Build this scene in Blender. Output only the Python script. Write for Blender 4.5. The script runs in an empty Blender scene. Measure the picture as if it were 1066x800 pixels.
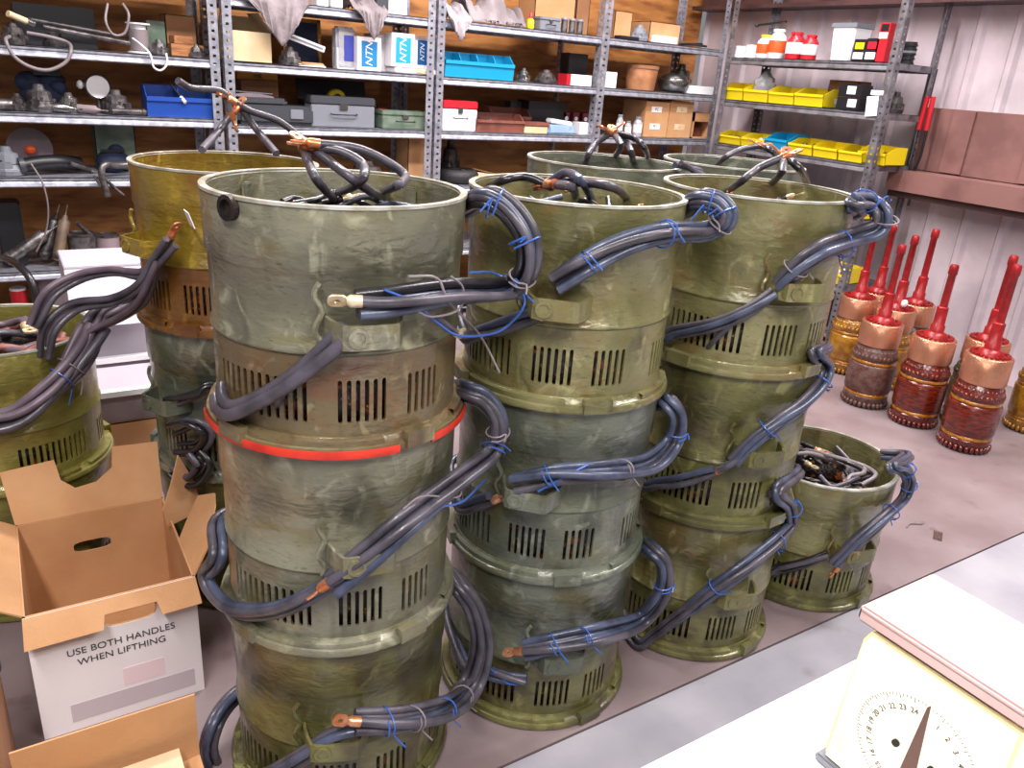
import bpy, bmesh, math, random
from mathutils import Vector, Matrix
random.seed(7)
PI=math.pi; S=bpy.context.scene; COL=S.collection
def rad(a): return a*PI/180
# ------------------------------------------------------------------ camera
f=823.;H=1.5;p=rad(21.4);r_=rad(4.4);A=rad(56.6)
fx,fy=math.cos(A),math.sin(A); rx,ry=math.sin(A),-math.cos(A)
CF=Vector((fx*math.cos(p),fy*math.cos(p),-math.sin(p)))
U0=Vector((fx*math.sin(p),fy*math.sin(p),math.cos(p)));R0=Vector((rx,ry,0))
CR=R0*math.cos(r_)+U0*math.sin(r_); CU=U0*math.cos(r_)-R0*math.sin(r_)
cd=bpy.data.cameras.new('camera');cam=bpy.data.objects.new('camera',cd);COL.objects.link(cam);S.camera=cam
m=Matrix.Identity(4)
for i in range(3): m[i][0]=CR[i];m[i][1]=CU[i];m[i][2]=-CF[i]
m[2][3]=H; cam.matrix_world=m
cd.sensor_width=36;cd.lens=f/1066*36;cd.clip_start=.05
O=Vector((0,0,H))
def ray(x,y): return CF+CR*((x-533)/f)-CU*((y-400)/f)
def at(x,y,ax,v):
    d=ray(x,y);t=(v-O[ax])/d[ax];return O+d*t
def cyl(cx,cy,R,x,y):
    d=ray(x,y);a=d.x**2+d.y**2;b=-2*(d.x*cx+d.y*cy);c=cx*cx+cy*cy-R*R
    D=b*b-4*a*c
    t=(-b-math.sqrt(D))/(2*a) if D>0 else -b/(2*a)
    return O+d*t
# ------------------------------------------------------------------ materials
def srgb(c): return tuple(((v/255)/12.92 if v/255<=.04045 else ((v/255+.055)/1.055)**2.4) for v in c)+(1,)
MATS={}
def mat(name,c,rough=.5,metal=0,c2=None,scale=8,bump=0,bscale=40,coat=0,trans=0,detail=4,c3=None,ramp=(.4,.6),stretch=None,spec=.5,r3=(.62,.75)):
    if name in MATS: return MATS[name]
    mt=bpy.data.materials.new(name);mt.use_nodes=True;N=mt.node_tree.nodes;L=mt.node_tree.links
    b=N['Principled BSDF'];b.inputs['Roughness'].default_value=rough;b.inputs['Metallic'].default_value=metal
    b.inputs['Coat Weight'].default_value=coat;b.inputs['Coat Roughness'].default_value=.12
    b.inputs['Transmission Weight'].default_value=trans;b.inputs['Specular IOR Level'].default_value=spec
    b.inputs['Base Color'].default_value=srgb(c)
    tc=N.new('ShaderNodeTexCoord');src=tc.outputs['Object']
    if stretch:
        mp=N.new('ShaderNodeMapping');mp.inputs['Scale'].default_value=stretch;L.new(src,mp.inputs[0]);src=mp.outputs[0]
    if c2:
        n=N.new('ShaderNodeTexNoise');n.inputs['Scale'].default_value=scale;n.inputs['Detail'].default_value=detail;L.new(src,n.inputs['Vector'])
        rp=N.new('ShaderNodeValToRGB');rp.color_ramp.elements[0].position=ramp[0];rp.color_ramp.elements[1].position=ramp[1]
        rp.color_ramp.elements[0].color=srgb(c);rp.color_ramp.elements[1].color=srgb(c2);L.new(n.outputs['Fac'],rp.inputs[0]);out=rp.outputs[0]
        if c3:
            n2=N.new('ShaderNodeTexNoise');n2.inputs['Scale'].default_value=scale*1.7;n2.inputs['Detail'].default_value=6
            mp2=N.new('ShaderNodeMapping');mp2.inputs['Location'].default_value=(3,7,1);L.new(src,mp2.inputs[0]);L.new(mp2.outputs[0],n2.inputs['Vector'])
            r2=N.new('ShaderNodeValToRGB');r2.color_ramp.elements[0].position=r3[0];r2.color_ramp.elements[1].position=r3[1];L.new(n2.outputs['Fac'],r2.inputs[0])
            mx=N.new('ShaderNodeMixRGB');mx.inputs[2].default_value=srgb(c3);L.new(r2.outputs[0],mx.inputs[0]);L.new(out,mx.inputs[1]);out=mx.outputs[0]
        L.new(out,b.inputs['Base Color'])
    if bump:
        n=N.new('ShaderNodeTexNoise');n.inputs['Scale'].default_value=bscale;n.inputs['Detail'].default_value=5;L.new(src,n.inputs['Vector'])
        bp=N.new('ShaderNodeBump');bp.inputs['Strength'].default_value=bump;bp.inputs['Distance'].default_value=.01;L.new(n.outputs['Fac'],bp.inputs['Height']);L.new(bp.outputs[0],b.inputs['Normal'])
    MATS[name]=mt;return mt
def paint(name,c,c2,c3):
    """brushed insulating varnish over steel: blotches, drips, fine streaks, wet gloss"""
    m=bpy.data.materials.new(name);m.use_nodes=True;N=m.node_tree.nodes;L=m.node_tree.links;b=N['Principled BSDF']
    tc=N.new('ShaderNodeTexCoord');oi=N.new('ShaderNodeObjectInfo')
    ad=N.new('ShaderNodeVectorMath');ad.operation='ADD';L.new(tc.outputs['Object'],ad.inputs[0])
    sc=N.new('ShaderNodeVectorMath');sc.operation='SCALE';sc.inputs[0].default_value=(9,5,7);L.new(oi.outputs['Random'],sc.inputs['Scale']);L.new(sc.outputs[0],ad.inputs[1])
    def noise(s,st,d=5,dist=0):
        mp=N.new('ShaderNodeMapping');mp.inputs['Scale'].default_value=st;L.new(ad.outputs[0],mp.inputs[0])
        n=N.new('ShaderNodeTexNoise');n.inputs['Scale'].default_value=s;n.inputs['Detail'].default_value=d;n.inputs['Distortion'].default_value=dist;L.new(mp.outputs[0],n.inputs['Vector']);return n.outputs['Fac']
    def ramp(src,a,z):
        r=N.new('ShaderNodeMapRange');r.inputs['From Min'].default_value=a;r.inputs['From Max'].default_value=z;L.new(src,r.inputs['Value']);return r.outputs[0]
    def mix(f_,a,col,k=1):
        x=N.new('ShaderNodeMixRGB')
        mm=N.new('ShaderNodeMath');mm.operation='MULTIPLY';mm.inputs[1].default_value=k;L.new(f_,mm.inputs[0]);L.new(mm.outputs[0],x.inputs[0])
        if hasattr(a,'links'): L.new(a,x.inputs[1])
        else: x.inputs[1].default_value=a
        x.inputs[2].default_value=col;return x.outputs[0]
    o=mix(ramp(noise(5,(1,1,1),6,.6),.38,.62),srgb(c),srgb(c2))
    o=mix(ramp(noise(7,(1,1,1.5),4,.8),.52,.68),o,srgb(c3),.7)
    dk=tuple(v*.5 for v in c);lt=tuple(min(255,v*1.25+14) for v in c2)
    o=mix(ramp(noise(11,(1.2,1.2,.35),6,.5),.56,.74),o,srgb(dk),.75)
    o=mix(ramp(noise(16,(1,1,.7),7,1.2),.58,.70),o,srgb(lt),.55)
    o=mix(ramp(noise(60,(1,1,3),4),.60,.75),o,srgb(dk),.5)
    L.new(o,b.inputs['Base Color']);b.inputs['Metallic'].default_value=.15
    rr=N.new('ShaderNodeMapRange');rr.inputs['To Min'].default_value=.2;rr.inputs['To Max'].default_value=.55;L.new(noise(9,(1,1,1)),rr.inputs['Value']);L.new(rr.outputs[0],b.inputs['Roughness'])
    b.inputs['Coat Weight'].default_value=.6;b.inputs['Coat Roughness'].default_value=.12
    for src,st,dd in ((noise(30,(1,1,2.2),5,.4),.5,.006),):
        bp=N.new('ShaderNodeBump');bp.inputs['Strength'].default_value=st;bp.inputs['Distance'].default_value=dd;L.new(src,bp.inputs['Height']);L.new(bp.outputs[0],b.inputs['Normal']);L.new(bp.outputs[0],b.inputs['Coat Normal'])
    return m
P_GREY=paint('drum varnish grey green',(100,99,80),(132,131,110),(114,106,62))
P_OLIVE=paint('drum varnish olive',(94,91,52),(128,124,82),(112,88,44))
P_DARK=paint('drum varnish dark olive',(78,76,42),(112,110,62),(66,52,30))
P_COOL=paint('drum varnish cool grey',(84,90,76),(112,116,100),(98,92,50))
P_YEL=paint('drum varnish mustard',(122,98,22),(146,122,34),(112,70,20))
P_PALE=paint('drum varnish pale olive',(118,112,48),(140,134,66),(104,92,36))
P_RUST=paint('drum varnish amber brown',(112,72,22),(134,92,34),(96,52,24))
P_BROWN=paint('drum varnish brown',(100,84,56),(124,112,78),(120,72,44))
RIM=mat('bare machined rim',(196,196,188),.35,.35,(150,148,130),20,.1,60)
WIND=mat("varnished winding",(26,16,12),.35,0,(150,72,22),26,.6,90,.4,c3=(170,140,50),ramp=(.55,.62),r3=(.64,.68))
CORE=mat('stator core steel',(26,22,20),.5,.3,(50,40,34),40,.3,120)
CABLE=mat('rubber cable',(56,53,60),.38,0,(82,78,88),14,.1,80,.15)
CABLEB=mat('cable with bluish sheen',(48,54,72),.36,0,(74,82,104),14,.1,80,.2)  # bluish reflections of the slate cables put into the base colour
BLACKC=mat('black cable',(22,20,24),.32,0,(36,34,38),12,.1,80,.3)
BLUEW=mat('blue wire',(50,92,170),.35,0,coat=.3)
GREYW=mat('grey wire',(128,118,120),.4)
COPPER=mat('copper lug',(206,120,76),.3,.7,(226,170,130),30)
TIN=mat('tinned lug',(226,216,186),.3,.4,(200,170,120),40)
REDP=mat('red tape',(204,52,34),.4,0,(180,40,28),20)
HOLE=mat('hole shade',(18,16,14),.8)
CONC=None
GALV=mat('galvanised steel',(138,140,150),.42,.55,(168,170,180),24,.1,60)
GALVD=mat('dull shelf steel',(104,102,106),.45,.5,(134,132,138),14,.1,60)
KRAFT=mat('kraft cardboard',(184,136,92),.8,0,(196,150,106),5,.1,140)
KRAFTD=mat('kraft cardboard dark',(142,98,66),.85,0,(156,112,76),5,.1,140)
KRAFTL=mat('kraft cardboard light',(222,200,164),.8,0,(206,180,140),6)
WHITE=mat('white coated card',(236,232,234),.55)
WHITEP=mat('white plastic',(228,228,230),.35)
BLACKP=mat('black plastic',(24,24,28),.4)
GREYP=mat('grey plastic',(120,124,132),.4)
DGREYP=mat('dark grey plastic',(62,64,70),.4)
BLUEP=mat('blue plastic',(34,74,160),.35)
CYANP=mat('cyan plastic',(20,150,196),.35)
YELP=mat('yellow plastic',(232,206,20),.35)
REDPL=mat('red plastic',(196,30,44),.35)
NAVY=mat('navy fabric',(34,44,70),.8,bump=.4,bscale=30)
STEEL=mat('worn tool steel',(120,116,116),.38,.7,(74,70,70),26,.2,70)
STEELD=mat('dark tool steel',(56,52,52),.4,.5,(92,86,84),26,.2,70)
BRUSH=mat('brushed steel bowl',(130,128,126),.25,.9)
RAG=mat('grey rag cloth',(146,136,138),.95,0,(120,110,112),9,.5,50)
RUBBER=mat('tyre rubber',(40,38,40),.6,bump=.4,bscale=60)
GREENP=mat('faded green metal',(84,104,88),.5,0,(110,124,108),16)
BROWNP=mat('brown painted metal',(112,62,52),.5,0,(134,80,66),12)
WOOD=mat('scrap wood',(134,86,48),.7,0,(166,112,66),10,.3,40,stretch=(1,8,8))
ORANGE=mat('orange plastic',(226,88,34),.4)
TAN=mat('tan leather',(176,122,82),.6,0,(150,98,64),12,.3,40)
GLASSM=mat('clear glass',(220,228,232),.08,trans=.85,spec=.6)
BAGM=mat('clear plastic bag',(210,212,218),.25,trans=.45,bump=.9,bscale=30)
CABP=mat('faded pinkish cable',(104,90,100),.42,0,(84,72,82),14)
DRAB=mat('drab tool enamel',(118,98,76),.5,0,(90,74,60),14)
PINKP=mat('pinkish metal',(142,126,130),.5,0,(120,106,112),6)
ARMR=mat('red insulating varnish',(72,16,10),.2,.1,(112,34,12),26,.25,60,.6,stretch=(1,1,4))
ARMG=mat('amber varnish band',(176,112,20),.22,.2,(140,84,16),30,.4,90,.7)
ARMD=mat('dusty varnish',(96,70,62),.5,0,(78,40,32),30,.4,80,.2)
ARMGOLD=mat('gold varnish winding',(168,118,30),.25,.2,(130,84,20),20,.4,80,.6)
ARMK=mat('dark green varnish',(58,60,44),.3,.2,(80,80,56),20,.3,60,.4)
COMM=mat('commutator copper',(188,124,92),.25,.75,(214,158,128),60,.15,200,stretch=(30,30,1))
SHAFT=mat('red painted shaft',(156,28,30),.35,.1,(128,20,22),20)
BEAM=mat('dark brown steel',(58,38,38),.5,0,(78,52,50),5)
PRIMER=mat('brown primer',(112,76,72),.55,0,(132,94,88),4,.1,30)
SCREAM=mat('cream enamel',(236,222,178),.35,0,(226,204,140),7)
SPINK=mat('pinkish enamel plate',(196,164,160),.35,0,(206,178,172),5)
TABLEW=mat('white laminate',(246,244,242),.4)
INK=mat('printed ink',(60,60,62),.6)
LBLUE=mat('label blue',(24,120,178),.5)
LABELB=mat('label indigo',(60,70,160),.5)
# ------------------------------------------------------------------ mesh builder
class MB:
    def __init__(s): s.v=[];s.f=[]
    def add(s,vs,fs,M=None):
        o=len(s.v)
        for v in vs: s.v.append((M@Vector(v)) if M else Vector(v))
        for q in fs: s.f.append([i+o for i in q])
    def box(s,c,d,M=None,rz=0):
        x,y,z=[k/2 for k in d];T=Matrix.Translation(c)@Matrix.Rotation(rz,4,'Z')
        if M: T=M@T
        s.add([(a*x,b*y,e*z) for e in(-1,1) for a,b in((-1,-1),(1,-1),(1,1),(-1,1))],[(3,2,1,0),(4,5,6,7),(0,1,5,4),(1,2,6,5),(2,3,7,6),(3,0,4,7)],T)
        return s
    def lathe(s,pr,seg=24,M=None,a0=0,a1=2*PI,close=True):
        n=len(pr);vs=[];fs=[];full=abs(a1-a0-2*PI)<1e-6;k=seg if full else seg+1
        for i in range(k):
            a=a0+(a1-a0)*i/seg
            for r,z in pr: vs.append((r*math.cos(a),r*math.sin(a),z))
        for i in range(seg):
            j=(i+1)%k
            for q in range(n-1):
                if pr[q][0]<1e-6 and pr[q+1][0]<1e-6: continue
                fs.append((i*n+q,j*n+q,j*n+q+1,i*n+q+1))
        s.add(vs,fs,M);return s
    def prism(s,poly,h0,h1,M=None):
        n=len(poly);vs=[(x,y,h0) for x,y in poly]+[(x,y,h1) for x,y in poly]
        s.add(vs,[tuple(range(n-1,-1,-1)),tuple(range(n,2*n))]+[(i,(i+1)%n,n+(i+1)%n,n+i) for i in range(n)],M);return s
    def tube(s,pts,r,seg=8,closed=False,M=None,smooth=6):
        P=spline(pts,smooth,closed) if smooth>1 else [Vector(q) for q in pts]
        n=len(P);vs=[];fs=[];up=None
        for i,q in enumerate(P):
            t=(P[(i+1)%n]-P[i-1]) if closed or 0<i<n-1 else (P[1]-P[0] if i==0 else P[-1]-P[-2])
            if t.length<1e-9: t=Vector((0,0,1))
            t.normalize()
            if up is None: up=t.orthogonal().normalized()
            up=(up-t*up.dot(t))
            if up.length<1e-6: up=t.orthogonal()
            up.normalize();w=t.cross(up)
            rr=r(i/(n-1)) if callable(r) else r
            for k in range(seg):
                a=2*PI*k/seg;vs.append(q+(up*math.cos(a)+w*math.sin(a))*rr)
        m_=n if closed else n-1
        for i in range(m_):
            for k in range(seg):
                j=(i+1)%n;fs.append((i*seg+k,i*seg+(k+1)%seg,j*seg+(k+1)%seg,j*seg+k))
        if not closed: fs+= [tuple(range(seg-1,-1,-1)),tuple((n-1)*seg+k for k in range(seg))]
        s.add(vs,fs,M);return s
    def ball(s,c,d,M=None,seg=14,rings=8,noise=0):
        pr=[(math.sin(PI*i/rings),-math.cos(PI*i/rings)) for i in range(rings+1)]
        T=Matrix.Translation(c)@Matrix.Diagonal((d[0]/2,d[1]/2,d[2]/2,1))
        if M: T=M@T
        s.lathe(pr,seg,T);return s
    def mesh(s,name,mt,smooth=True,bevel=0,merge=True):
        me=bpy.data.meshes.new(name);me.from_pydata([tuple(v) for v in s.v],[],s.f);me.update()
        bm=bmesh.new();bm.from_mesh(me)
        if merge: bmesh.ops.remove_doubles(bm,verts=bm.verts,dist=1e-5)
        bmesh.ops.recalc_face_normals(bm,faces=bm.faces)
        if bevel:
            ed=[e for e in bm.edges if len(e.link_faces)==2 and e.calc_face_angle(0)>.7]
            bmesh.ops.bevel(bm,geom=ed,offset=bevel,segments=2,affect='EDGES',clamp_overlap=True)
        for fc in bm.faces: fc.smooth=smooth
        bm.to_mesh(me);bm.free()
        if smooth: me.set_sharp_from_angle(angle=rad(55))
        me.materials.append(mt);return me
    def build(s,name,mt,parent=None,loc=(0,0,0),rz=0,**k):
        me=s.mesh(name,mt,**k);return link(name,me,parent,loc,rz)
def link(name,me,parent=None,loc=(0,0,0),rz=0,mt=None):
    o=bpy.data.objects.new(name,me);COL.objects.link(o);o.location=loc;o.rotation_euler=(0,0,rz)
    if parent: o.parent=parent
    if mt: o.material_slots[0].link='OBJECT';o.material_slots[0].material=mt
    return o
def spline(pts,k=6,closed=False):
    P=[Vector(q) for q in pts];n=len(P)
    if n<3 and not closed: return P
    out=[]
    for i in range(n if closed else n-1):
        a=P[(i-1)%n] if closed or i>0 else P[0]*2-P[1]
        b=P[i];c=P[(i+1)%n];d=P[(i+2)%n] if closed or i<n-2 else P[-1]*2-P[-2]
        for j in range(k):
            t=j/k;out.append(.5*((2*b)+(c-a)*t+(2*a-5*b+4*c-d)*t*t+(3*b-a-3*c+d)*t**3))
    if not closed: out.append(P[-1])
    return out
def tag(o,label,cat,group=None,kind=None):
    o['label']=label;o['category']=cat
    if group:o['group']=group
    if kind:o['kind']=kind
    return o
def T(name,label,cat,loc=(0,0,0),rz=0,group=None):
    o=bpy.data.objects.new(name,None);COL.objects.link(o);o.location=loc;o.rotation_euler=(0,0,rz);o.empty_display_size=.05
    return tag(o,label,cat,group)
def struct(name,mb,mt,label=None,**k):
    o=mb.build(name,mt,**k);o['kind']='structure';return o
def RX(a):return Matrix.Rotation(a,4,'X')
def RY(a):return Matrix.Rotation(a,4,'Y')
def RZ(a):return Matrix.Rotation(a,4,'Z')
def TR(*a):return Matrix.Translation(a)
def textmesh(txt,size,name,mt,parent,M,ext=.0004,sx=1,shear=0):
    c=bpy.data.curves.new('t','FONT');c.body=txt;c.size=size;c.align_x='CENTER';c.align_y='CENTER';c.extrude=ext;c.shear=shear
    o=bpy.data.objects.new('t',c);COL.objects.link(o)
    dg=bpy.context.evaluated_depsgraph_get();me=bpy.data.meshes.new_from_object(o.evaluated_get(dg));bpy.data.objects.remove(o)
    me.transform(M@Matrix.Diagonal((sx,1,1,1)));me.materials.clear();me.materials.append(mt)
    return link(name,me,parent)
# face frame: text in XZ plane facing -Y / facing -X
FACE_Y=RX(PI/2); FACE_X=RZ(-PI/2)@RX(PI/2)
# ------------------------------------------------------------------ room
def concrete(name,c,c2,c3):
    return mat(name,c,.5,0,c2,3.5,.08,60,0,c3=c3,ramp=(.35,.65),detail=8)
fl=MB().box((2.5,3.1,-.05),(9,3.926,.1)); struct('floor',fl,concrete('far floor',(120,103,104),(138,123,124),(104,84,84)),bevel=0,smooth=False)  # pinkish far slab, its colour darkened to hold some of the stacks' shadow
fl=MB().box((2.5,-.45,-.05),(9,3.16,.1)); struct('floor',fl,concrete('near floor',(142,140,148),(160,158,164),(124,116,120)),bevel=0,smooth=False)
struct('trim_1',MB().box((2.5,1.1335,-.053),(9,.007,.096)),mat('joint filler',(60,52,54),.9),smooth=False)
PLY=mat('orange plywood',(158,102,48),.6,0,(186,126,66),3,.1,40,c3=(128,72,36),stretch=(1,1,5),r3=(.5,.7))
struct('wall_back',MB().box((1.4,5.04,1.7),(6.8,.08,3.4)),PLY,smooth=False)
SIDING=mat('pale ribbed siding',(214,200,206),.4,.1,(188,176,182),3,.1,30)
w=MB();pts=[]
y=-2.0
while y<5.0:
    pts+=[(4.87,y),(4.87,y+.15),(4.845,y+.17),(4.845,y+.20),(4.87,y+.22)];y+=.22
pts2=[(x,min(y,5.0)) for x,y in pts]
poly=[(4.93,-2.0)]+pts2+[(4.93,5.0)]
w.prism(poly,0,3.4);struct('wall_right',w,SIDING,smooth=False)
struct('trim_2',MB().box((4.79,1.5,2.19),(.10,6.9,.28)).box((4.74,1.5,2.06),(.2,6.9,.025)),BEAM,smooth=False)
def brownledge():
    r=T('wall_ledge','brown steel ledge with ribbed upstand fixed along the pale siding wall','ledge',(4.7,1.2,0))
    b=MB().box((.1,0,1.31),(.02,3.6,.36))
    for k in range(8): b.box((.083,-1.7+k*.46,1.31),(.016,.13,.35))
    b.build('ribbed_panel',PRIMER,r,smooth=False)
    MB().box((.02,0,1.115),(.22,3.6,.02)).box((-.08,0,1.055),(.02,3.6,.10)).build('ledge_channel',PRIMER,r,smooth=False)
    MB().box((.03,0,.985),(.16,3.6,.04)).build('shade_strip',BEAM,r,smooth=False)  # dark strip added below the channel to stand for its shadow
brownledge()
# ------------------------------------------------------------------ shelving
def post_mb(h,x,y,sx,sy,w=.045):
    """perforated angle: two flanges with real holes"""
    b=MB();t=.003
    for ax in (0,1):
        def bx(u0,u1,z0,z1):
            if ax==0:b.box((x+sx*(u0+u1)/2,y,(z0+z1)/2),(u1-u0,t,z1-z0))
            else:b.box((x,y+sy*(u0+u1)/2,(z0+z1)/2),(t,u1-u0,z1-z0))
        bx(0,w*.33,0,h);bx(w*.67,w,0,h)
        z=0
        while z<h: bx(w*.33,w*.67,z,min(z+.026,h));z+=.038
    return b
def shelf_mb(L,D):
    b=MB().box((L/2,D/2,-.002),(L,D,.004))
    prof=[(0,0),(.003,0),(.003,-.012),(.010,-.018),(.003,-.026),(.003,-.04),(0,-.045),(-.004,-.040),(0,-.026),(.006,-.018),(0,-.012)]
    b.prism([(a,c) for a,c in prof],0,L,Matrix(((0,0,1,0),(1,0,0,0),(0,1,0,0),(0,0,0,1))))
    b.box((L/2,D-.002,-.02),(L,.004,.04)).box((.002,D/2,-.018),(.004,D,.036)).box((L-.002,D/2,-.018),(.004,D,.036))
    for k in (1,2): b.box((L/2,D*k/3,-.012),(L,.02,.02))
    return b
def shelving(label,loc,rz,L,D,h,levels,mt,mtp,mids=()):
    r=T('shelving_unit',label,'shelving unit',loc,rz)
    for x,y,sx,sy in ((0,-.004,1,1),(L,-.004,-1,1),(0,D+.004,1,-1),(L,D+.004,-1,-1)):
        post_mb(h,x,y,sx,sy).build('post',mtp,r,smooth=False)
    for mx in mids:
        post_mb(h,mx,-.007,1,1,.06).build('post',mtp,r,smooth=False);post_mb(h,mx,D+.004,1,-1).build('post',mtp,r,smooth=False)
    sh=shelf_mb(L-.01,D).mesh('shelf',mt,smooth=False)
    for z in levels: link('shelf',sh,r,(.005,0,z))
    return r
YS=4.4
LA=[.08,.44,.885,1.175,1.46,1.80]; LB=[.08,.44,.83,1.15,1.455,1.755]
shelving('left grey steel shelving unit of loose tools behind the mustard drum',(-.19,YS,0),0,1.195,.48,2.3,LA,GALV,GALV)
shelving('middle grey steel shelving unit with the blue label boxes and rags',(1.03,YS,0),0,1.165,.48,2.3,LB,GALV,GALV)
shelving('long right grey steel shelving unit with the cyan bin and cartons',(2.215,YS,0),0,2.27,.48,2.3,[.08,.44,.83,1.15,1.455,1.76],GALV,GALV,(1.17,))
LE=[.12,.42,.83,1.15,1.44,1.71]
shelving('grey shelving unit by the siding wall holding yellow bins',(4.33,4.21,0),-PI/2,1.28,.40,2.3,LE,GALVD,GALVD)
# helpers for placing on the shelves
def X(x,y,Y): return at(x,y,1,Y).x
def Z(x,y,Y): return at(x,y,1,Y).z
def span(x0,x1,yt,lev,dy):
    """back shelf: centre x, width, height for pixels x0..x1, top y"""
    Y=YS+dy;ym=yt+10;a=X(x0,ym,Y);b=X(x1,ym,Y);return (a+b)/2,b-a,max(.02,Z((x0+x1)/2,yt,Y)-lev)
def spanE(x0,x1,yt,lev,dx=.03):
    Xp=4.33+dx;a=at(x0,yt+10,0,Xp).y;b=at(x1,yt+10,0,Xp).y
    return (a+b)/2,abs(b-a),max(.02,at((x0+x1)/2,yt,0,Xp).z-lev)
EPS=.0015
# ------------------------------------------------------------------ small goods
def carton(label,loc,w,d,h,rz=0,mt=KRAFT,open_=True,cat='box',name='cardboard_box',group=None,flaps=(30,60,40,70),tape=False):
    r=T(name,label,cat,loc,rz,group);t=.004
    b=MB().box((0,0,t/2),(w,d,t)).box((0,-d/2+t/2,h/2),(w,t,h)).box((0,d/2-t/2,h/2),(w,t,h)).box((-w/2+t/2,0,h/2),(t,d,h)).box((w/2-t/2,0,h/2),(t,d,h))
    if not open_: b.box((0,0,h-t/2),(w,d,t))
    b.build('box_body',mt,r,smooth=False)
    if open_:
        L=min(d/2,.12)
        for k,(ang,ln,cx,cy,rr) in enumerate(((flaps[0],w,0,-d/2,0),(flaps[1],w,0,d/2,PI),(flaps[2],d,-w/2,0,-PI/2),(flaps[3],d,w/2,0,PI/2))):
            if ang is None: continue
            M=TR(cx,cy,h)@RZ(rr)@RX(-rad(ang))
            MB().box((0,0,L/2),(ln*.98,.003,L),M).build('flap',mt,r,smooth=False)
    if tape: MB().box((0,0,h+.0005),(w,.04,.001)).build('tape',mat('parcel tape',(190,160,120),.3),r,smooth=False)
    return r
def stack_bin(label,loc,w,d,h,rz=0,mt=YELP,div=0,group=None,fill=None,cat='bin'):
    r=T('storage_bin',label,cat,loc,rz,group);t=.004
    side=[(-d/2,0),(d/2,0),(d/2,h),(-d*.1,h),(-d/2-.01,h*.62)]
    b=MB().box((0,0,t/2),(w,d,t)).box((0,d/2-t/2,h/2),(w,t,h))
    Mx=Matrix(((0,0,1,0),(1,0,0,0),(0,1,0,0),(0,0,0,1)))
    for x in (-w/2,w/2-t): b.prism(side,x,x+t,Mx)
    b.prism([(-d/2,0),(-d/2+t,0),(-d/2-.004,h*.6),(-d/2+.0,h*.66),(-d/2-.016,h*.66),(-d/2-.016,h*.52),(-d/2-.008,h*.5)],-w/2,w/2,Mx)
    b.build('bin_body',mt,r,smooth=False,merge=False)
    for k in range(div):
        x=-w/2+w*(k+1)/(div+1);MB().prism([(-d/2+.005,t),(d/2-t,t),(d/2-t,h*.95),(-d*.1,h*.95),(-d/2+.005,h*.55)],x-.002,x+.002,Mx).build('divider',mt,r,smooth=False)
    if fill:
        q=MB()
        for k in range(26):
            q.ball((random.uniform(-w*.4,w*.4),random.uniform(-d*.36,d*.36),random.uniform(.01,h*.6)),(.04,.03,.025),RZ(0),8,5)
        o=q.build('contents',fill,r,merge=False);o['kind']='stuff'
    return r
def bottle(label,loc,r_,h,mt=WHITEP,cap=REDPL,lab=None,group=None,name='bottle',cat='bottle',neck=.35):
    r=T(name,label,cat,loc,0,group)
    MB().lathe([(0,0),(r_*.94,0),(r_,.006),(r_,h*.68),(r_*.9,h*.74),(r_*neck,h*.86),(r_*neck,h*.9),(0,h*.9)],20).build('bottle_body',mt,r)
    MB().lathe([(0,h*.9),(r_*neck*1.15,h*.9),(r_*neck*1.15,h*.99),(r_*neck,h),(0,h)],16).build('cap',cap,r)
    if lab: MB().lathe([(r_*1.005,h*.2),(r_*1.012,h*.21),(r_*1.012,h*.6),(r_*1.005,h*.61)],20).build('label',lab,r)
    return r
def can(label,loc,r_,h,mt,lid=None,lab=None,group=None,cat='can',name='can'):
    r=T(name,label,cat,loc,0,group)
    MB().lathe([(0,0),(r_,0),(r_*1.02,.004),(r_,.008),(r_,h-.01),(0,h-.01)],22).build('can_body',mt,r)
    MB().lathe([(0,h-.0095),(r_*1.03,h-.012),(r_*1.03,h-.002),(r_*.92,h),(r_*.9,h-.004),(0,h-.004)],22).build('lid',lid or mt,r)
    if lab: MB().lathe([(r_*1.005,h*.12),(r_*1.012,h*.14),(r_*1.012,h*.55),(r_*1.005,h*.57)],22).build('label',lab,r)
    return r
def rag(label,px,Ytop,lev,hang,mt=RAG,seed=1,name='rag'):
    """cloth heaped on a shelf and hanging over its lip; px=(x0,x1) world x span"""
    rnd=random.Random(seed);x0,x1=px;n=26;k=22;v=[];fs=[]
    ph=[rnd.uniform(0,6) for _ in range(6)]
    for j in range(k+1):
        t=j/k
        for i in range(n+1):
            u=i/n;x=x0+(x1-x0)*u;wv=.014*math.sin(u*21+ph[0]+t*3)+.009*math.sin(u*37+ph[1]-4*t)
            if t<.55:
                q=t/.55;yy=Ytop+.26*(1-q)-.012*q;zz=lev+.012+abs(math.sin(q*PI))*.075*(.6+.4*math.sin(u*9+ph[2]))+abs(wv)*1.1*min(1,(1-q)*4)
                if q>.93: zz=max(lev+.006,min(zz,lev+.02))
            else:
                q=(t-.55)/.45;c=1-abs(2*u-1-.25*math.sin(ph[3]));ln=hang*(.3+.7*max(0,c)**.7)
                xm=(x0+x1)/2;x=xm+(x-xm)*(1-.42*q);yy=Ytop-.018-.012*q-abs(wv)*.9;zz=lev+.006-ln*q
            v.append((x,yy,zz))
    for j in range(k):
        for i in range(n): a=j*(n+1)+i;fs.append((a,a+1,a+n+2,a+n+1))
    b=MB();b.add(v,fs);o=b.build('cloth',mt);o.name=name
    so=o.modifiers.new('s','SOLIDIFY');so.thickness=.004
    c=Vector(((x0+x1)/2,Ytop+.1,lev));o.data.transform(Matrix.Translation(-c));o.location=c
    return tag(o,label,'rag')
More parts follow.
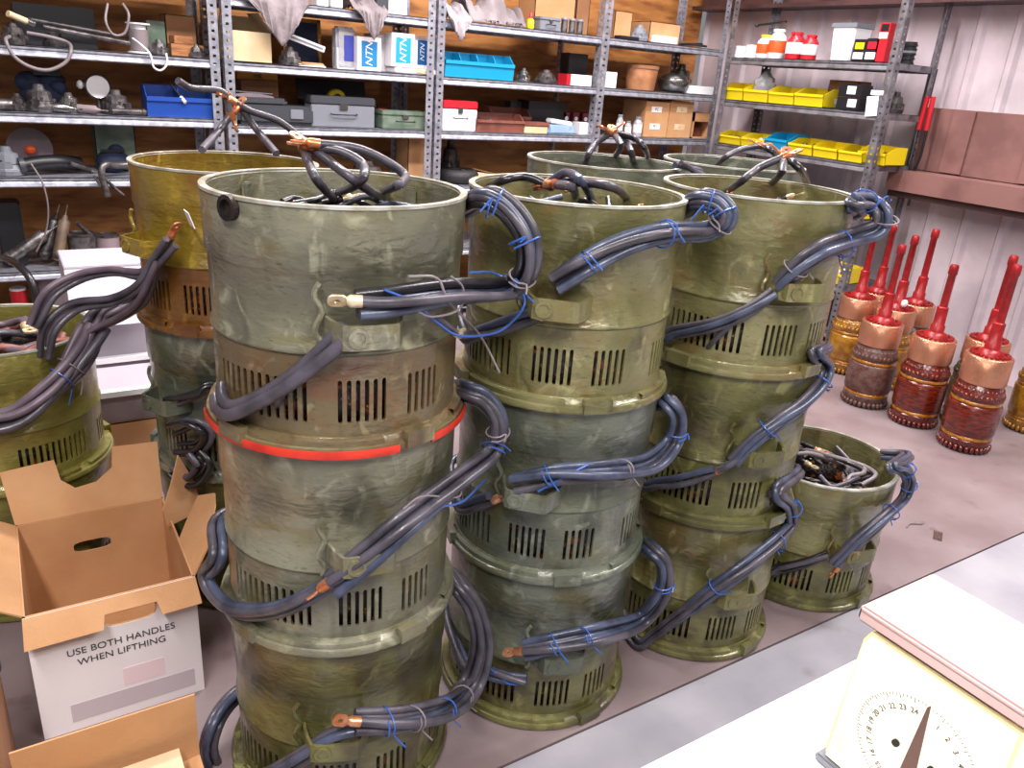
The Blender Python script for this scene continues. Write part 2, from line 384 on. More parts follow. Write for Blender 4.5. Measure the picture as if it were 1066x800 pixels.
def tool(label,loc,L,r_,rz,mt=STEEL,kind='drill',name='hand_tool',cat='tool',group=None,tilt=0):
    r=T(name,label,cat,loc,rz,group);M=TR(0,0,r_)@RY(PI/2-tilt) if kind!='x' else TR(0,0,0)
    if tilt: M=TR(0,0,r_*1.1+L/2*math.sin(tilt))@RY(PI/2-tilt)
    M=M@TR(0,0,-L/2)
    if kind=='drill':
        MB().lathe([(0,0),(r_*.7,.0),(r_,L*.08),(r_,L*.55),(r_*.75,L*.62),(r_*.7,L*.75),(r_*.35,L*.8),(r_*.3,L*.97),(0,L)],18,M).build('motor_housing',mt,r)
        MB().box((0,-r_*1.6,r_*.8),(r_*.8,r_*2.6,r_*1.0)).build('grip',STEELD,r,bevel=.004,smooth=False)
        MB().lathe([(r_*1.0,L*.3),(r_*1.06,L*.31),(r_*1.06,L*.36),(r_*1.0,L*.37)],18,M).build('collar',BRUSH,r)
    elif kind=='gun':
        MB().lathe([(0,0),(r_,0),(r_,L*.7),(r_*.5,L*.74),(r_*.4,L*.8),(r_*.15,L*.82),(r_*.15,L),(0,L)],16,M).build('barrel',mt,r)
        MB().lathe([(r_,L*.02),(r_*1.12,L*.03),(r_*1.12,L*.1),(r_,L*.11)],16,M).build('end_cap',STEELD,r)
        MB().tube([M@Vector((0,0,L*.72)),M@Vector((0,r_*2,L*.6)),M@Vector((0,r_*2.4,L*.35))],r_*.16,6).build('lever',STEELD,r)
    elif kind=='rod':
        MB().lathe([(0,0),(r_,0),(r_,L*.96),(r_*.8,L),(0,L)],12,M).build('rod_body',mt,r)
        MB().lathe([(r_,L*.8),(r_*1.2,L*.81),(r_*1.2,L*.86),(r_,L*.87)],12,M).build('collar',STEELD,r)
    return r
def hose(name,label,pts,r_,mt,cat='hose',closed=False):
    c=Vector(pts[0]);o=MB().tube([Vector(q)-c for q in pts],r_,8,closed).build(name,mt,None,c);return tag(o,label,cat)
def lump(name,label,cat,loc,dims,mt,seed=0,n=7,sub=None):
    """irregular casting: merged faceted blocks with a bolt boss"""
    rnd=random.Random(seed);r=T(name,label,cat,loc,rnd.uniform(0,3));b=MB();w,d,h=dims
    b.lathe([(0,0),(w*.42,0),(w*.45,h*.2),(w*.34,h*.4),(w*.3,h*.75),(w*.16,h*.8),(w*.14,h),(0,h)],14)
    for k in range(n):
        a=rnd.uniform(0,6.28);b.box((math.cos(a)*w*.34,math.sin(a)*d*.34,h*.25),(w*.18,d*.2,h*.45),rz=a)
    b.build('casting',mt,r,bevel=.003,smooth=False,merge=False)
    q=MB()
    q.lathe([(w*.16,h*.3),(w*.35,h*.3),(w*.35,h*.42),(w*.16,h*.42),(w*.16,h*.3)],14)
    for k in range(3): q.lathe([(0,h*.2),(w*.06,h*.2),(w*.06,h*.55),(0,h*.55)],6,TR(math.cos(k*2.1)*w*.29,math.sin(k*2.1)*d*.29,0))
    q.build('bolts',sub or STEELD,r,smooth=False);return r
def onB(x0,x1,yt,lev,dy=.03,d=.12):
    cx,w,h=span(x0,x1,yt,lev,dy);return (cx,YS+dy+d/2,lev+.001),w,h
def onE(x0,x1,yt,lev,dx=.03,d=.15):
    cy_,w,h=spanE(x0,x1,yt,lev,dx);return (4.33+dx+d/2,cy_,lev+.001),w,h
def solidbox(name,label,cat,loc,w,d,h,mt,rz=0,group=None,bev=.003):
    o=MB().box((0,0,h/2),(w,d,h)).build(name,mt,None,loc,rz,bevel=bev,smooth=False);return tag(o,label,cat,group)
def toolbox(label,loc,w,d,h,mt,lidmt,rz=0,openlid=False,cat='toolbox'):
    r=T('toolbox',label,cat,loc,rz)
    if openlid:
        MB().box((0,0,.003),(w,d,.006)).box((-w/2+.003,0,h/2),(.006,d,h)).box((w/2-.003,0,h/2),(.006,d,h)).box((0,-d/2+.003,h/2),(w,.006,h)).box((0,d/2-.003,h/2),(w,.006,h)).build('case',mt,r,smooth=False)
        MB().box((0,0,h*.45),(w,.01,h*.9),TR(0,d/2,h)@RX(-.25)).build('lid',lidmt,r,smooth=False)
    else:
        MB().box((0,0,h*.36),(w,d,h*.72)).build('case',mt,r,bevel=.004,smooth=False)
        MB().box((0,0,h*.86),(w*1.02,d*1.03,h*.27)).build('lid',lidmt,r,bevel=.006,smooth=False)
    MB().box((0,-d/2-.004,h*.68),(w*.12,.008,h*.2)).build('latch',BRUSH,r,smooth=False)
    MB().tube([(-w*.2,-d/2-.003,h*.45),(-w*.18,-d/2-.016,h*.42),(w*.18,-d/2-.016,h*.42),(w*.2,-d/2-.003,h*.45)],.003,6,smooth=2).build('handle',BLACKP,r)
    return r
def labelled(label,loc,w,d,h,txt,rz=0,col=LBLUE):
    r=T('parts_box',label,'box',loc,rz)
    MB().box((0,0,h/2),(w,d,h)).build('carton',WHITE,r,bevel=.002,smooth=False)
    MB().box((0,-d/2-.0006,h/2),(w*.66,.001,h*.76)).build('blue_label',col,r,smooth=False)
    textmesh(txt,w*.42,'label_text',WHITEP,r,TR(0,-d/2-.0016,h/2)@FACE_Y@RZ(PI/2),.0003,1,.3)
    return r
def knobbed(label,loc,r_,h,mt,kn):
    r=T('grinding_wheel',label,'wheel',loc);M=TR(0,0,r_)@RX(PI/2)
    MB().lathe([(0,-.012),(r_*.3,-.012),(r_,-.006),(r_,.006),(r_*.3,.012),(0,.012)],28,M).build('disc',mt,r)
    MB().lathe([(0,.013),(.014,.013),(.014,.05),(0,.05)],12,M).build('hub',KRAFTL,r)
    MB().ball((0,-.06,r_*1.0),(.05,.03,.045)).build('knob',kn,r);return r
# ---- left unit, level 1.46
L=1.461
def rod(label,x0,y0,x1,y1,lev,dy,rr,mt,name='steel_tube',cat='tube'):
    """long straight pipe lying on the shelf between two pixels"""
    a=at(x0,y0,1,YS+dy);b_=at(x1,y1,1,YS+dy+.05);a.z=max(a.z,lev+rr);b_.z=max(b_.z,lev+rr)
    c=Vector((a.x,a.y,a.z));r=T(name,label,cat,c)
    MB().tube([(0,0,0),b_-c],rr,12,smooth=1).build('tube_body',mt,r)
    d=(b_-c).normalized();MB().tube([(b_-c)-d*.02,(b_-c)+d*.012],rr*1.3,12,smooth=1).build('end_collar',BRUSH,r);return r
rod('long grey pipe lying across the upper left shelf, the nearer of two',45,28,145,47,L,.06,.012,STEEL)
rod('thin grey pipe lying behind the nearer long pipe on the upper left shelf',30,20,140,40,L,.14,.009,STEELD)
rod('tan wooden handle sloping at the far left of the upper left shelf',8,14,32,24,L,.05,.014,KRAFTL,'wooden_handle','tool')  # plain wooden handle, no mallet head
loc,w,h=onB(14,98,6,L,.22,.2);solidbox('instrument_case','black case at the back of the upper left shelf behind the pipes','case',loc,w,.2,h,BLACKP)
hose('hose','pale hose hanging in a wide loop under the upper left shelf lip',[at(10,38,1,YS+.03),at(6,42,1,YS-.03),at(14,58,1,YS-.04),at(30,69,1,YS-.045),at(50,73,1,YS-.045),at(68,65,1,YS-.04),at(74,52,1,YS-.03),at(70,44,1,YS+.03),at(50,38,1,YS+.04),at(28,34,1,YS+.05)],.008,GREYW)
hose('hose','thin white hose dangling by the white spool on the upper left shelf',[at(112,4,1,YS+.02),at(110,22,1,YS-.02),at(118,36,1,YS-.02),at(130,34,1,YS-.02),at(134,16,1,YS-.02),at(128,4,1,YS+.02)],.006,GREYW)
hose('hose','white tube drooping below the shelf lip under the white spool',[at(138,40,1,YS+.03),at(146,46,1,YS-.02),at(156,56,1,YS-.03),at(160,70,1,YS-.03),at(168,73,1,YS-.03),at(174,66,1,YS-.03),at(173,56,1,YS-.01)],.005,WHITEP)
loc,w,h=onB(135,156,24,L,.06,.1);r=T('wire_spool','white spool with string standing on the upper left shelf','spool',loc)
MB().lathe([(0,0),(w*.62,0),(w*.62,.006),(w*.4,.01),(w*.4,h-.01),(w*.62,h-.006),(w*.62,h),(0,h)],24).build('spool_body',WHITEP,r);MB().lathe([(w*.41,.01),(w*.5,.012),(w*.5,h-.03),(w*.41,h-.028)],24).build('wound_string',GREYW,r)
loc,w,h=onB(153,172,22,L,.18,.1);solidbox('tin_box','faded green tin behind the white spool','tin',loc,w,.1,h,GREENP)
lump('pump_casting','grey casting beside the white spool on the upper left shelf','casting',(at(166,50,1,YS+.06).x,YS+.07,L+.001),(.10,.10,.07),STEEL,3)
loc,w,h=onB(172,204,16,L,.2,.15);carton('dim brown carton at the right end of the upper left shelf',loc,w,.15,h,0,KRAFTD,False)
loc,w,h=onB(178,212,38,L,.05,.1);r=T('wood_block','scrap wooden block on the upper left shelf beside the grey casting','wood',loc);MB().box((0,0,h*.3),(w,.1,h*.6)).build('plank',WOOD,r,bevel=.002,smooth=False);MB().box((-.02,0,h*.8),(w*.6,.07,h*.38),None,.2).build('offcut',WOOD,r,bevel=.002,smooth=False)
lump('pulley_casting','silver casting against the double post on the upper left shelf','casting',(at(205,53,1,YS+.05).x,YS+.06,L+.001),(.10,.1,.06),BRUSH,5)
lump('motor_part','small pump head at the far left of the upper left shelf','casting',(at(15,42,1,YS+.05).x,YS+.09,L+.001),(.13,.13,.09),STEELD,6)
lump('gear_part','dark gear lump under the pipes on the upper left shelf','casting',(at(60,46,1,YS+.05).x,YS+.23,L+.001),(.12,.12,.08),STEELD,8)
# top level left
hose('hose','coil of pale cable lying on the topmost left shelf',[(at(100+60*math.cos(k*.7)*.8,-6,1,YS+.1).x,YS+.12+.08*math.sin(k*.7),1.812+.004*k) for k in range(20)],.007,GREYW,'cable')
# ---- left unit, level 1.175
L=1.176
for k,(px,sz,mt,lab) in enumerate(((42,.16,STEEL,'round grey motor housing below the blue cloth on the left shelf'),(18,.10,STEELD,'short dark fitting at the far left end of the tool shelf'),(72,.12,BRUSH,'silver elbow casting between two grey housings on the tool shelf'),(122,.15,STEEL,'round grey housing just right of the pressure gauge'))):
    lump('motor_housing',lab,'housing',(at(px,105,1,YS+.06).x,YS+.09,L+.001),(sz,sz,sz*.75),mt,20+k)
tool('silver air drill lying between the grey castings on the tool shelf',(at(62,106,1,YS+.05).x,YS+.045,L+.001),.2,.022,-.5,BRUSH,'gun')
tool('dusty air tool lying in front of the pressure gauge',(at(90,108,1,YS+.05).x,YS+.045,L+.001),.2,.02,-.6,PINKP,'gun')
tool('dark tool lying between the gauge and the blue bin',(at(135,108,1,YS+.05).x,YS+.04,L+.001),.17,.016,.1,STEELD,'rod')
tool('stubby grey air tool at the far left end of the tool shelf',(at(3,105,1,YS+.05).x,YS+.05,L+.001),.16,.026,.2,STEEL,'gun')
r=T('cloth_bundle','bunched navy cloth on top of the grey housing on the left shelf','cloth',(at(45,92,1,YS+.1).x,YS+.25,L+.001))
b=MB()
for q in ((0,0,.06,.2,.14,.12),(.04,.02,.13,.14,.1,.09),(-.05,.0,.12,.12,.1,.10),(.07,-.02,.1,.08,.08,.07)): b.ball(q[:3],q[3:])
b.build('folds',NAVY,r,merge=False);MB().box((.02,-.04,.17),(.12,.02,.03),RZ(.2)).build('strap',BLACKP,r,bevel=.003,smooth=False)
g=at(103,91,1,YS+.1);r=T('pressure_gauge','round white faced pressure gauge standing among tools on the left shelf','gauge',(g.x,YS+.17,L+.001))
hh=g.z-L;MB().lathe([(0,0),(.055,0),(.060,.006),(.060,.028),(.054,.034),(.050,.030),(0,.030)],32,TR(0,0,hh)@RX(PI/2)).build('case',BRUSH,r)
MB().lathe([(0,.0305),(.050,.0305)],32,TR(0,0,hh)@RX(PI/2)).build('dial',WHITE,r);MB().box((.01,-.032,hh+.008),(.035,.001,.003),RY(.6)@TR(0,0,0)).build('needle',INK,r,smooth=False)
MB().lathe([(0,0),(.02,0),(.02,.01),(.011,.012),(.011,hh-.055),(0,hh-.055)],12).build('stem',STEEL,r);MB().ball((-.075,-.01,hh+.005),(.03,.03,.04)).tube([(-.055,0,hh),(-.09,0,hh)],.006,6,smooth=1).build('valve_cap',WHITEP,r,merge=False)
loc,w,h=onB(152,222,91,L,.03,.16);stack_bin('blue divided parts bin at the right end of the left unit',loc,w,.16,h,0,BLUEP,1,None,STEELD)
a=at(176,86,1,YS+.09);r=T('brush','brush with a pale tip resting in the blue divided bin','brush',(a.x,a.y,a.z));e=at(193,107,1,YS+.005)-a;MB().tube([(0,0,0),e*.72],.006,8,smooth=1).build('handle',BLACKP,r);MB().tube([e*.72,e],.009,8,smooth=1).build('bristles',WHITEP,r)
# ---- left unit, level .885
L=.886
loc,w,h=onB(15,46,135,L,.12,.1);knobbed('dark grinding disc with an orange knob on the left middle shelf',(loc[0],loc[1]+.1,L+.001),.10,h,PINKP,ORANGE)
a=at(22,172,1,YS+.06);r=T('pipe_elbow','black rubber elbow pipe lying on the left middle shelf','pipe',(a.x,YS+.09,L+.001))
MB().tube([(0,-.02,.042),(.09,.0,.056),(.17,.03,.056),(.25,.08,.042)],.034,16).build('pipe_body',BLACKP,r);MB().tube([(-.01,-.022,.042),(.012,-.018,.044)],.040,16,smooth=1).build('rim',DGREYP,r)
lump('valve_casting','pale grey castings at the far left of the middle shelf','casting',(at(8,172,1,YS+.05).x,YS+.09,L+.001),(.16,.15,.13),GREYP,31,9,STEEL)
rod('bent grey bar lying on the middle shelf behind the clamp',72,170,98,182,L,.1,.012,STEEL,'steel_bar','bar')
a=at(110,180,1,YS);r=T('clamp','grey clamp tool hanging over the lip of the left middle shelf','clamp',(a.x,YS-.012,L+.002))
MB().tube([(.14,.09,.05),(.06,.05,.05),(.0,0.0,.06),(-.02,-.012,.02),(-.005,-.016,-.09)],.017,10,smooth=5).build('jaw',STEEL,r);MB().tube([(-.01,-.02,.0),(.03,-.022,-.05),(.065,-.02,-.085)],.008,8,smooth=4).build('lever',STEELD,r);MB().box((-.045,-.02,.01),(.012,.012,.05),RY(-.5)).build('tip',BRUSH,r,smooth=False)
loc,w,h=onB(98,140,128,L,.24,.16);carton('faded green case at the back of the left middle shelf',loc,w,.16,h,0,GREENP,False,name='tool_case',cat='case')
loc,w,h=onB(100,136,150,L,.12,.1);r=T('tool_pouch','navy pouch heaped in front of the faded green case','pouch',loc);b=MB().ball((0,0,h*.4),(w,.1,h*.8)).ball((.02,.01,h*.72),(w*.5,.07,h*.45));b.build('pouch_body',NAVY,r,merge=False);MB().box((0,-.03,h*.75),(w*.7,.02,.012)).build('strap',BLACKP,r,smooth=False)
# ---- left unit, level .44
L=.441
loc,w,h=onB(-6,22,212,L,.12,.16);solidbox('battery_case','black battery case at the far left end of the low shelf','case',loc,w,.16,h,BLACKP,0,None,.01)
tool('long dusty grease gun leaning across the low left shelf',(at(35,255,1,YS+.06).x,YS+.1,L+.001),.30,.03,0,STEEL,'gun',tilt=.6)
tool('grey grease gun standing steeply beside the yellow-tipped one',(at(55,245,1,YS+.06).x,YS+.14,L+.001),.28,.028,.1,STEEL,'gun',tilt=1.2)
tool('brownish grease gun with a yellow tip, steepest of the leaning ones',(at(66,245,1,YS+.06).x,YS+.09,L+.001),.28,.027,.2,DRAB,'gun',tilt=1.3)
can('pale yellow cap can at the foot of the grease guns',(at(67,266,1,YS+.03).x,YS+.03,L+.001),.018,.04,YELP)
for k,(px,rr,hh,mt,lab) in enumerate(((86,.065,.16,STEEL,'tapered grey pot with a slanted rod on the low left shelf'),(113,.055,.15,PINKP,'drab round can with a yellowish stain on the low left shelf'),(136,.045,.13,STEEL,'small grey can near the edge of the mustard housing'))):
    can(lab,(at(px,255,1,YS+.08).x,YS+.09,L+.001),rr,hh,mt,STEELD)
rod('slanted grey rod leaning on the tapered grey pot',80,232,98,248,L,.05,.010,STEEL,'steel_rod','rod')
hose('hose','black hose arching out of the low shelf above the far left drum',[at(-8,268,1,YS-.05),at(8,270,1,YS-.3),at(25,282,1,YS-.45),at(36,302,1,YS-.5),at(38,335,1,YS-.5),Vector((.02,YS-.45,.3)),Vector((.0,YS-.35,.02))],.016,BLACKC)
hose('hose','thin grey lead hanging from the middle shelf down to the grease guns',[at(32,170,1,YS-.02),at(44,190,1,YS-.03),at(50,215,1,YS-.02),at(48,240,1,YS+.01),at(38,262,1,YS+.03)],.004,GREYW,'lead')
L=.081
loc,w,h=onB(40,95,285,L,.1,.25);solidbox('equipment_case','dull pinkish case on the bottom shelf behind the cables','case',loc,w,.25,h,PINKP,0,None,.01)
loc,w,h=onB(-5,25,330,L,.1,.1);can('red topped can on the bottom shelf above the far left drum',(at(18,300,1,YS+.1).x,YS+.13,L+.001),.035,.25,REDPL,WHITEP)
# ---- middle unit
L=1.456
loc,w,h=onB(236,283,33,L,.03,.22);carton('open pale carton beside the double post on the middle unit',(loc[0],loc[1],loc[2]),w,.22,h,0,KRAFTL,True,flaps=(None,50,None,35))
lump('dark_part','dark part lying in the open pale carton','part',(loc[0]-.02,loc[1],loc[2]+.005),(.14,.14,h*.95),STEELD,40)
loc,w,h=onB(296,336,19,L,.24,.05);r=T('picture_frame','gilt frame with a dark picture leaning at the back of the middle unit','frame',loc)
b=MB()
for q in ((0,0,.01,w,.02,.02),(0,0,h-.01,w,.02,.02),(-w/2+.01,0,h/2,.02,.02,h),(w/2-.01,0,h/2,.02,.02,h)): b.box(q[:3],q[3:],RX(-.1))
b.build('gilt_frame',ARMGOLD,r,smooth=False,merge=False);MB().box((0,.004,h/2),(w*.9,.004,h*.9),RX(-.1)).build('picture',NAVY,r,smooth=False)
a=at(292,34,1,YS+.12);e=at(338,52,1,YS+.06);r=T('white_strip','white strip lying aslant in front of the gilt frame','strip',a);M=Matrix.Translation((e-a)/2)@(e-a).to_track_quat('X','Z').to_matrix().to_4x4();MB().box((0,0,0),((e-a).length,.035,.03),M).build('strip_body',WHITEP,r,bevel=.002,smooth=False);MB().box((.0,-.018,0),((e-a).length*.9,.003,.01),M).build('groove',GREYP,r,smooth=False)
lump('fittings','small grey fittings heaped under the white strip','fittings',(at(302,56,1,YS+.06).x,YS+.07,L+.001),(.14,.12,.09),STEEL,42,10)
for k in range(3):
    solidbox('paper_stack','loose papers spread under the white strip, layer %s'%('lowest','middle','topmost')[k] if 0 else ('lowest sheet of the papers under the white strip','middle sheet of the papers under the white strip','topmost sheet of the papers under the white strip')[k],'paper',(at(322,58,1,YS+.06).x,YS+.07,L+.001+k*.007),.16-.02*k,.10,.006,(WHITE,KRAFTL,KRAFT)[k],.1*k-.1,'papers under the white strip',.001)
loc,w,h=onB(351,371,28,L,.06,.1);r=T('parts_bag','clear bag of white parts with an indigo label beside the first blue label box','bag',loc);MB().box((0,0,h/2),(w,.08,h)).build('bag_body',BAGM,r,bevel=.012,smooth=True);MB().box((.015,-.042,h*.5),(w*.5,.002,h*.6)).build('indigo_label',LABELB,r,smooth=False);MB().box((0,0,h*.25),(w*.9,.07,h*.5)).build('white_insert',WHITE,r,smooth=False)
loc,w,h=onB(372,397,39,L,.02,.1);labelled('white box with a blue label, leftmost of the blue label boxes',loc,w,.1,h,'NTN')
loc,w,h=onB(388,412,36,L,.14,.14);solidbox('plain_box','plain grey-white box behind the two blue label boxes','box',loc,w,.14,h,WHITE)
loc,w,h=onB(408,432,35,L,.03,.1);q=labelled('white box with a blue label standing on folded paper, middle of the three',(loc[0],loc[1],loc[2]+.032),w,.1,h-.032,'NTN',0,mat('label teal',(20,150,180),.5))
loc,w,h=onB(431,448,38,L,.05,.12);labelled('dark blue label box against the double post, rightmost of the three',(loc[0]+.01,loc[1]+.02,loc[2]+.03),w,.1,h-.03,'NTN',.15,mat('label deep blue',(24,92,150),.5))
r=T('folded_paper','crumpled folded paper under the middle and right blue label boxes','paper',(at(430,70,1,YS+.06).x,YS+.085,L+.001));b=MB().box((0,0,.014),(.26,.15,.028));b.build('folded_sheets',WHITE,r,bevel=.006);MB().box((.04,-.076,.02),(.1,.004,.018),RY(.15)).build('loose_edge',KRAFTL,r,smooth=False)
L=1.151
r=T('tool_case','dark grey moulded case at the left of the middle unit','case',(at(285,115,1,YS+.1).x,YS+.13,L+.001));MB().box((0,0,.05),(.42,.22,.10)).build('case_body',DGREYP,r,bevel=.02);MB().box((-.06,0,.115),(.24,.18,.04)).build('raised_lid',DGREYP,r,bevel=.014);MB().box((.1,-.112,.06),(.07,.01,.05)).build('latch',GREYP,r,bevel=.003,smooth=False)
r=T('manual','curled grey booklet on the dark grey moulded case','booklet',(at(262,97,1,YS+.12).x,YS+.13,L+.137));MB().prism([(-.1,0),(.1,.0),(.1,.006),(.03,.018),(-.04,.02),(-.1,.012)],-.07,.07,RX(PI/2)).build('pages',PINKP,r,smooth=False);MB().box((0,0,.022),(.19,.13,.003),RY(.03)).build('cover',GREYP,r,smooth=False)
a=at(275,80,1,YS+.16);r=T('spirit_level','yellow-orange spirit level lying above the grey booklet','level',(a.x,YS+.30,L+.001));MB().box((0,0,.235),(.22,.03,.04)).build('body',mat('level amber',(226,150,36),.4),r,bevel=.003,smooth=False);MB().box((0,0,.108),(.2,.1,.214)).build('stand_box',KRAFTD,r,smooth=False);MB().lathe([(0,-.02),(.008,-.02),(.008,.02),(0,.02)],12,TR(0,-.016,.235)@RY(PI/2)).build('vial',GREENP,r)
loc,w,h=onB(320,393,82,L,.16,.18);toolbox('open black case behind the blue-grey toolbox',loc,w,.18,h*.5,BLACKP,BLACKP,0,True,'case')
r=T('tape_measure','yellow tape measure resting in the open black case','tape measure',(at(353,95,1,YS+.2).x,YS+.25,L+.01));MB().lathe([(0,-.02),(.05,-.02),(.055,-.012),(.055,.012),(.05,.02),(0,.02)],24,TR(0,0,.13)@RX(PI/2)).box((0,0,.04),(.09,.04,.08)).build('case',YELP,r,merge=False);MB().lathe([(0,.021),(.03,.021),(.03,.024),(0,.024)],16,TR(0,0,.13)@RX(PI/2)).build('dial',BLACKP,r)
loc,w,h=onB(324,390,101,L,.03,.12);toolbox('blue-grey toolbox with a pale front on the middle unit',loc,w,.12,h,GREYP,DGREYP)
loc,w,h=onB(398,445,116,L,.04,.14);toolbox('faded green flat tin box next to the right double post',loc,w,.14,h,GREENP,GREENP,0,False,'tin')
solidbox('red_box','dark red box between the blue-grey toolbox and the green tin','box',(at(397,118,1,YS+.2).x,YS+.26,L+.001),.10,.10,.10,REDPL)
L=.831
loc,w,h=onB(425,446,145,L,.12,.18);carton('open carton low on the middle unit by the right double post',loc,w,.18,h,0,KRAFT,True,flaps=(-40,40,None,None))
lump('motor_part','dark motor part low on the middle unit behind the cables','casting',(at(385,170,1,YS+.1).x,YS+.14,L+.001),(.26,.2,.13),STEELD,50)
# top level rags / boxes
Lt=1.756
def bx(px,y=10,dy=.05): return at(px,y,1,YS+dy).x
rag('pinkish grey rag drooping in a point from the top shelf over the open pale carton',(bx(250),bx(318)),YS-.012,Lt,.22,RAG,2)
rag('small crumpled rag drooping from the top shelf above the indigo label bag',(bx(362),bx(398)),YS-.012,Lt,.15,RAG,4)
rag('big grey crumpled cloth spread over the top shelf of the long unit',(bx(490),bx(548)),YS+.06,1.761,.0,RAG,6).scale=(1,1,2.2)
rag('whitish crumpled rag hanging beside the double post over the cyan bin',(bx(462),bx(485)),YS-.012,1.761,.12,mat('pale rag',(186,176,180),.95,0,(150,142,146),9,.5,50),8)
for k,(x0,x1,yt,mt,lab) in enumerate(((330,342,-6,WHITE,'small white box on the top shelf right of the drooping rag'),(345,357,-6,WHITEP,'second small white box right of the drooping rag on the top shelf'),(405,424,-10,WHITE,'white box standing at the right end of the middle top shelf'),(392,404,-5,DGREYP,'dark grey box next to the white box on the middle top shelf'))):
    loc,w,h=onB(x0,x1,yt,Lt,.03,.1);solidbox('small_box',lab,'box',loc,w,.1,h,mt)
# ---- long unit
L=1.761
loc,w,h=onB(562,584,18,L,.03,.1);toolbox('small blue-grey box on the top shelf of the long unit',loc,w,.1,h,GREYP,GREYP)
r=T('glue_bottle','small red and yellow bottle left of the small blue-grey box','bottle',(bx(554,25),YS+.07,L+.001));MB().lathe([(0,0),(.02,0),(.024,.01),(.022,.05),(.01,.06),(0,.06)],14).build('bottle_body',YELP,r);MB().lathe([(0,.06),(.012,.06),(.009,.09),(0,.1)],12).build('cap',REDPL,r)
loc,w,h=onB(558,600,-14,L,.24,.2);carton('orange carton at the back of the top shelf, left of two',loc,w,.2,h,0,KRAFT,False)
loc,w,h=onB(598,612,-20,L,.24,.2);carton('tall narrow carton behind the single post on the top shelf',(loc[0]+.03,loc[1],loc[2]),w,.2,h,0,KRAFTD,False)
loc,w,h=onB(640,658,12,L,.1,.18);carton('upright pinkish carton just right of the single post on the top shelf',loc,w,.18,h,0,KRAFT,False)
loc,w,h=onB(676,708,24,L,.05,.2);carton('carton with a white base strip on the top shelf of the long unit',loc,w,.2,h,0,KRAFT,False)
o=solidbox('white_tray','flat white tray in front of the carton on the top shelf','tray',(loc[0]-.02,YS+.025,L+.001),w*.75,.04,.045,WHITEP)
lump('gear_casting','blue-grey casting left of the carton with a white base','casting',(bx(668,38),YS+.08,L+.001),(.15,.13,.10),GREYP,60,9)
solidbox('black_tray','black flat tray near the single post on the top shelf','tray',(bx(652,42),YS+.05,L+.001),.16,.07,.02,BLACKP)
for k,(px,lab) in enumerate(((588,'first of three grey cans left of the single post on the top shelf'),(596,'second of three grey cans left of the single post on the top shelf'),(604,'third of three grey cans left of the single post, nearest the post'))):
    can(lab,(bx(px,32),YS+.06,L+.001),.022,.085,STEEL,GREYP,None,'grey cans on the top shelf')
r=T('hand_tools','pliers with dark handles at the right end of the top shelf','pliers',(bx(725,46),YS+.1,L+.001));MB().tube([(-.09,.0,.012),(0,.01,.02),(.13,.03,.03)],.008,8).tube([(-.09,.04,.012),(0,.012,.02),(.12,-.03,.015)],.008,8).build('handles',BLACKP,r,merge=False);MB().box((-.11,.02,.015),(.06,.03,.014)).build('jaws',STEELD,r,bevel=.003,smooth=False)
L=1.456
loc,w,h=onB(463,535,56,L,.02,.13);stack_bin('cyan bin with three dividers beside the double post',loc,w,.13,h,0,CYANP,3,None,None)
lump('fan_part','black and silver part right of the cyan bin','part',(at(548,75,1,YS+.05).x,YS+.08,L+.001),(.10,.10,.08),BRUSH,62)
lump('bearing_part','dark greenish part between the cyan bin and the white boxes','part',(at(572,80,1,YS+.06).x,YS+.1,L+.001),(.17,.14,.08),STEELD,63,9)
loc,w,h=onB(592,612,56,L,.2,.1);solidbox('dark_box','dark box with a pale label behind the white boxes','box',loc,w,.1,h,BLACKP)
loc,w,h=onB(590,616,78,L,.03,.1);q=T('white_box','white box with a red end left of the single post','box',loc);MB().box((.01,0,h/2),(w*.85,.1,h)).build('carton',WHITE,q,smooth=False);MB().box((-w*.44,0,h/2),(w*.16,.101,h)).build('red_end',REDPL,q,smooth=False)
loc,w,h=onB(626,642,75,L,.03,.1);solidbox('white_box','low white box just right of the single post','box',(loc[0],loc[1],loc[2]),w,.1,h,WHITE)
a=at(668,85,1,YS+.13);r=T('leather_bucket','tan round bucket on the shelf right of the single post','bucket',(a.x,YS+.14,L+.001));MB().lathe([(0,0),(.095,0),(.10,.01),(.112,.15),(.108,.16),(.104,.15),(.093,.02),(0,.015)],30).build('bucket_body',TAN,r);MB().lathe([(.109,.135),(.116,.138),(.116,.158),(.109,.16)],30).build('rim_band',KRAFTD,r)
a=at(703,90,1,YS+.13);r=T('steel_bowl','shiny steel bowl between the tan bucket and a white box','bowl',(a.x,YS+.15,L+.001));MB().lathe([(0,0),(.06,0),(.10,.02),(.118,.06),(.11,.09),(.106,.09),(.112,.06),(.095,.026),(.058,.008),(0,.006)],30).build('bowl_body',BRUSH,r);MB().ball((0,0,.09),(.19,.19,.08)).build('contents',STEELD,r)
loc,w,h=onB(718,742,90,L,.03,.14);solidbox('white_box','white box at the right end of the long unit, next to the steel bowl','box',loc,w,.14,h,WHITEP)
lump('wire_tangle','tangle of dark and yellowish wire behind the steel bowl','wire',(at(712,75,1,YS+.3).x,YS+.33,L+.001),(.22,.16,.2),ARMK,66,10)
L=1.151
loc,w,h=onB(461,497,105,L,.04,.14);toolbox('white box with a bright red lid by the double post',loc,w,.14,h,WHITEP,REDPL)
loc,w,h=onB(496,545,119,L,.03,.13);q=stack_bin('red-brown tray bin right of the red lidded box',loc,w,.13,h,0,BROWNP,0,None,STEELD)
loc,w,h=onB(512,552,113,L,.19,.12);stack_bin('red-brown tray bin behind the other one',loc,w,.12,h,0,BROWNP,0)
